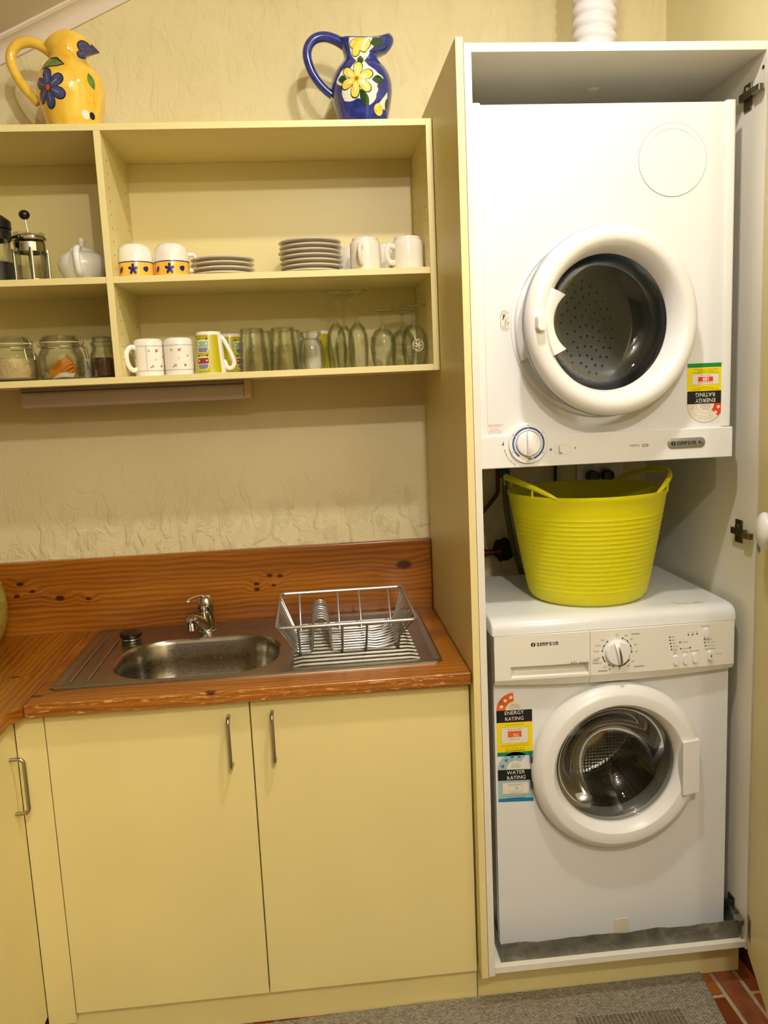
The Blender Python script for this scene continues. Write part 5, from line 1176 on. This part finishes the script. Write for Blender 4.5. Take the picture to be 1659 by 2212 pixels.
# floral mugs
def fmug():
    t = thing('floral_mug', 'x', 'mug', (-.751, -.2, Z2), 0, 'floral mugs on the lower shelf')
    t.scale = (1, 1, 1.06); m = MB(); m.shell([(.0372, 0), (.0376, .003), (.0378, .075), (.0365, .084), (.033, .0885), (.031, .090), (.0001, .0895)], .003, 48); m.build('body', mCup, t)
    h = MB(); h.tube(spl([(-.0355, 0, .068), (-.046, 0, .071), (-.058, 0, .063), (-.0615, 0, .045), (-.057, 0, .026), (-.046, 0, .016), (-.0355, 0, .018)], 5), .0052, 12, flat=1.2); h.build('handle', mCup, t)
    R = .0378
    fn = lambda u, z, off: ((R+off)*cos(-pi/2+u/R), (R+off)*sin(-pi/2+u/R), z)
    b = MB()
    for z in (.0125, .0715):   # zigzag borders
        n = 84; 
        for k in range(n):
            a0, a1 = 2*pi*k/n*R, 2*pi*(k+1)/n*R; d = .0011 if k % 2 else -.0011
            b.add([fn(a0-1, z-d, .0004), fn(a1-1, z+d, .0004), fn(a1-1, z+d+.0008, .0004), fn(a0-1, z-d+.0008, .0004)], [(0, 1, 2, 3)], 0)
    for k in range(26):
        z0, z1 = .0125+.059*k/26, .0125+.059*(k+1)/26; d = .0009 if k % 2 else -.0009
        b.add([fn(-.024-d, z0, .0004), fn(-.024+d, z1, .0004), fn(-.0232+d, z1, .0004), fn(-.0232-d, z0, .0004)], [(0, 1, 2, 3)], 0)
    for j in range(3):
        o_ = j*.078-.0
        decal(b, circ(.003+o_, .060, .0036, 10), fn, .0005, 1, 1); decal(b, leaf(.005+o_, .062, radians(30), .005, .001), fn, .0005, 1, 3)
        decal(b, circ(.016+o_, .0235, .0032, 10), fn, .0005, 1, 1); decal(b, circ(.024+o_, .046, .0028, 10), fn, .0005, 1, 4)
        for q in range(5): decal(b, circ(.0+o_+.0025*cos(1.26*q), .040+.0025*sin(1.26*q), .0012, 6), fn, .0005, 1, 2)
        for q in range(7): decal(b, circ(-.019+o_+.0022*(q % 3), .0585+.0026*(q//3), .0008, 6), fn, .0005, 1, 5)
        for q in range(5): decal(b, circ(-.009+o_+.0024*cos(1.26*q), .0235+.0024*sin(1.26*q), .0011, 6), fn, .0005, 1, 5)
        decal(b, leaf(-.011+o_, .0215, radians(200), .006, .0012), fn, .0005, 1, 3)
    b.build('printed_sprigs', [mGreyB, mPinkP, mPet, mPrintGrey, pm('pale_pink_print', (214, 160, 140), .4, var=0), mInk], t)['kind'] = 'stuff'; return t
f1 = fmug(); f1['label'] = 'white floral mug with its handle out towards the shelf divider'; f1.rotation_euler = (0, 0, radians(36)); f1.location.x = -.7475
dup(f1, (-.671, -.2, Z2), radians(-112), 'white floral mug between the first floral mug and the yellow one')
# conical van mugs
def vmug():
    t = thing('van_mug', 'x', 'mug', (-.592, -.2, Z2), 0, 'lime van mugs')
    t.scale = (1, 1, 1.06); P = [(.0415, 0), (.0418, .003), (.0335, .094), (.0330, .099), (.031, .1015), (.0001, .101)]
    m = MB(); m.shell(P, .003, 48); m.build('body', mCup, t)
    r_ = lambda z: .0418-(.0083)*(z-.003)/.091
    b = MB(); rs = []
    for z in (.0025, .03, .06, .0935): rs.append([((r_(z)+.0003)*cos(a), (r_(z)+.0003)*sin(a), z) for a in [radians(-195+(-195+0)*0+(165)*k/40) for k in range(41)]])
    b.rings(rs, False); b.build('lime_band', mLime, t)
    fn = lambda u, z, off: ((r_(z)+off)*cos(-pi/2+u/r_(z)), (r_(z)+off)*sin(-pi/2+u/r_(z)), z)
    v = MB()
    for zc, mi in ((.066, 1), (.026, 2)):
        x = -.006; fl_ = lambda P_: [(a, zc+c) for a, c in P_]
        decal(v, fl_([(x-.0165, -.002), (x-.0145, -.0125), (x-.010, -.0155), (x+.010, -.0155), (x+.0145, -.0125), (x+.0165, -.002), (x+.016, .0155), (x-.016, .0155)]), fn, .0006, 3, 0)
        decal(v, fl_([(x-.0145, -.003), (x-.013, -.0115), (x-.009, -.014), (x+.009, -.014), (x+.013, -.0115), (x+.0145, -.003)]), fn, .0009, 3, 3)
        decal(v, fl_([(x-.0155, -.0015), (x+.0155, -.0015), (x+.015, .0125), (x-.015, .0125)]), fn, .0009, 3, mi)
        for s_ in (-1, 1):
            decal(v, circ(x+s_*.0105, zc+.006, .0021, 10), fn, .0012, 1, 0); decal(v, fl_([(x+s_*.0115-.002, .0157), (x+s_*.0115+.002, .0157), (x+s_*.0115+.002, .0195), (x+s_*.0115-.002, .0195)]), fn, .0009, 1, 4)
    v.build('van_print', [mCup, mMint, mBrick, mGreyB, mInk], t)
    h = MB(); h.tube(spl([(.031, 0, .090), (.040, 0, .082), (.054, 0, .055), (.063, 0, .033), (.0635, 0, .021), (.056, 0, .013), (.046, 0, .014), (.0415, 0, .024), (.038, 0, .032)], 5), .0042, 12, flat=1.3); h.build('handle', mCup, t); return t
v1 = vmug(); v1['label'] = 'lime green conical mug printed with two upside-down vans'; v1.rotation_euler = (0, 0, radians(-12))
dup(v1, (-.548, -.1, Z2), radians(60), 'lime mug half hidden behind the front van mug')
dup(v1, (-.305, -.08, Z2), radians(110), 'lime mug seen through the drinking glasses')
# glasses
def tumbler():
    t = thing('tumbler', 'x', 'glass', (-.479, -.2, Z2), 0, 'textured tumblers'); m = MB()
    m.shell([(.0375, 0), (.0378, .003), (.0315, .106), (.029, .1125), (.0001, .113)], .0032, 40); m.build('tumbler_body', mGlassT, t); return t
t1 = tumbler(); t1['label'] = 'textured upturned tumbler next to the lime mug'
dup(t1, (-.4, -.2, Z2), .4, 'textured upturned tumbler next to the small round glass'); dup(t1, (-.463, -.108, Z2), .4, 'textured tumbler standing behind the left front tumbler'); dup(t1, (-.384, -.108, Z2), .8, 'textured tumbler standing behind the right front tumbler')
bg = thing('footed_glass', 'short round glass with a scalloped foot upside down', 'glass', (-.327, -.2, Z2))
m = MB(); P = [(.0315, 0), (.035, .010), (.0365, .035), (.034, .062), (.028, .078), (.0235, .082), (.0265, .086), (.0275, .095), (.026, .1), (.0001, .099)]; m.shell(P, .0028, 48); m.xf(lambda x, y, z: ((x, y, z) if z < .084 else (x*(1+.05*cos(8*atan2(y, x))), y*(1+.05*cos(8*atan2(y, x))), z))); m.build('glass_body', mGlass, bg)
def stem(name, label, x, y, prof, group):
    t = thing(name, label, 'glass', (x, y, Z2), 0, group); m = MB(); m.lathe(prof, 40, cap0=False, cap1=False); m.build('stemware_body', mGlass, t, smooth=60); return t
fo = [(.0225, 0), (.0262, .03), (.0272, .055), (.0255, .085), (.019, .105), (.010, .116), (.0042, .123), (.0032, .135), (.003, .172), (.0045, .184), (.009, .190), (.013, .1945), (.028, .1985), (.030, .2005), (.028, .2015), (.0001, .2015)]
fi = [(.0001, .119), (.009, .1135), (.0175, .103), (.0238, .084), (.0255, .055), (.0245, .03), (.0212, 0.0)]
fl1 = stem('champagne_flute', 'upturned champagne flute beside the round footed glass', -.2585, -.195, fo+[(.0001, .119)][:0]+[], 'champagne flutes')
def vessel(outer, inner): return outer, inner
def stem2(t_name, label, x, y, outer, inner, group):
    t = thing(t_name, label, 'glass', (x, y, Z2), 0, group); m = MB(); m.lathe(inner+outer, 40, cap0=False, cap1=False); m.build('stemware_body', mGlass, t, smooth=60); return t
for c in list(fl1.children): bpy.data.objects.remove(c)
bpy.data.objects.remove(fl1)
fl1 = stem2('champagne_flute', 'upturned champagne flute beside the round footed glass', -.2585, -.195, fo, fi, 'champagne flutes')
dup(fl1, (-.2015, -.195, Z2), 0, 'upturned champagne flute next to the wine glasses'); dup(fl1, (-.232, -.1, Z2), 0, 'upturned champagne flute behind the two front flutes')
wo = [(.0275, 0), (.0325, .025), (.035, .05), (.0325, .078), (.022, .096), (.009, .104), (.005, .108), (.0035, .115), (.0035, .137), (.007, .144), (.02, .1475), (.034, .1495), (.035, .151), (.033, .1522), (.0001, .1525)]
wi = [(.0001, .101), (.008, .1), (.0205, .094), (.0308, .077), (.0335, .05), (.031, .025), (.026, 0)]
wg = stem2('wine_glass', 'upturned wine glass next to the champagne flutes', -.1335, -.185, wo, wi, 'wine glasses')
dup(wg, (-.072, -.115, Z2), 0, 'upturned wine glass at the back of the shelf corner')
wg2 = stem2('wine_glass', 'upturned wine glass with etched disc, nearest the shelf end', -.0515, -.2, [(r, z*1.045) for r, z in wo], [(r, z*1.045) for r, z in wi], 'wine glasses')
E_ = MB(); R = .0352
fnw = lambda u, z, off: ((.0352-abs(z-.05)**1.6*.55+off)*cos(-pi/2+u/R), (.0352-abs(z-.05)**1.6*.55+off)*sin(-pi/2+u/R), z)
mEt = pm('etched_white', (200, 190, 150), .8, var=.3, vs=300)
o_, i_ = circ(.006, .052, .0165, 28), circ(.006, .052, .0145, 28); E_.rings([[fnw(u, z, .0004) for u, z in o_], [fnw(u, z, .0004) for u, z in i_]])
for k in range(5):
    a = 2*pi*k/5+.5; o_, i_ = circ(.006+.0085*cos(a), .052+.0085*sin(a), .0052, 12), circ(.006+.0085*cos(a), .052+.0085*sin(a), .0032, 12); E_.rings([[fnw(u, z, .0004) for u, z in o_], [fnw(u, z, .0004) for u, z in i_]])
decal(E_, circ(.006, .052, .0035, 10), fnw, .0004, 1); E_.build('etched_disc', mEt, wg2, smooth=0)
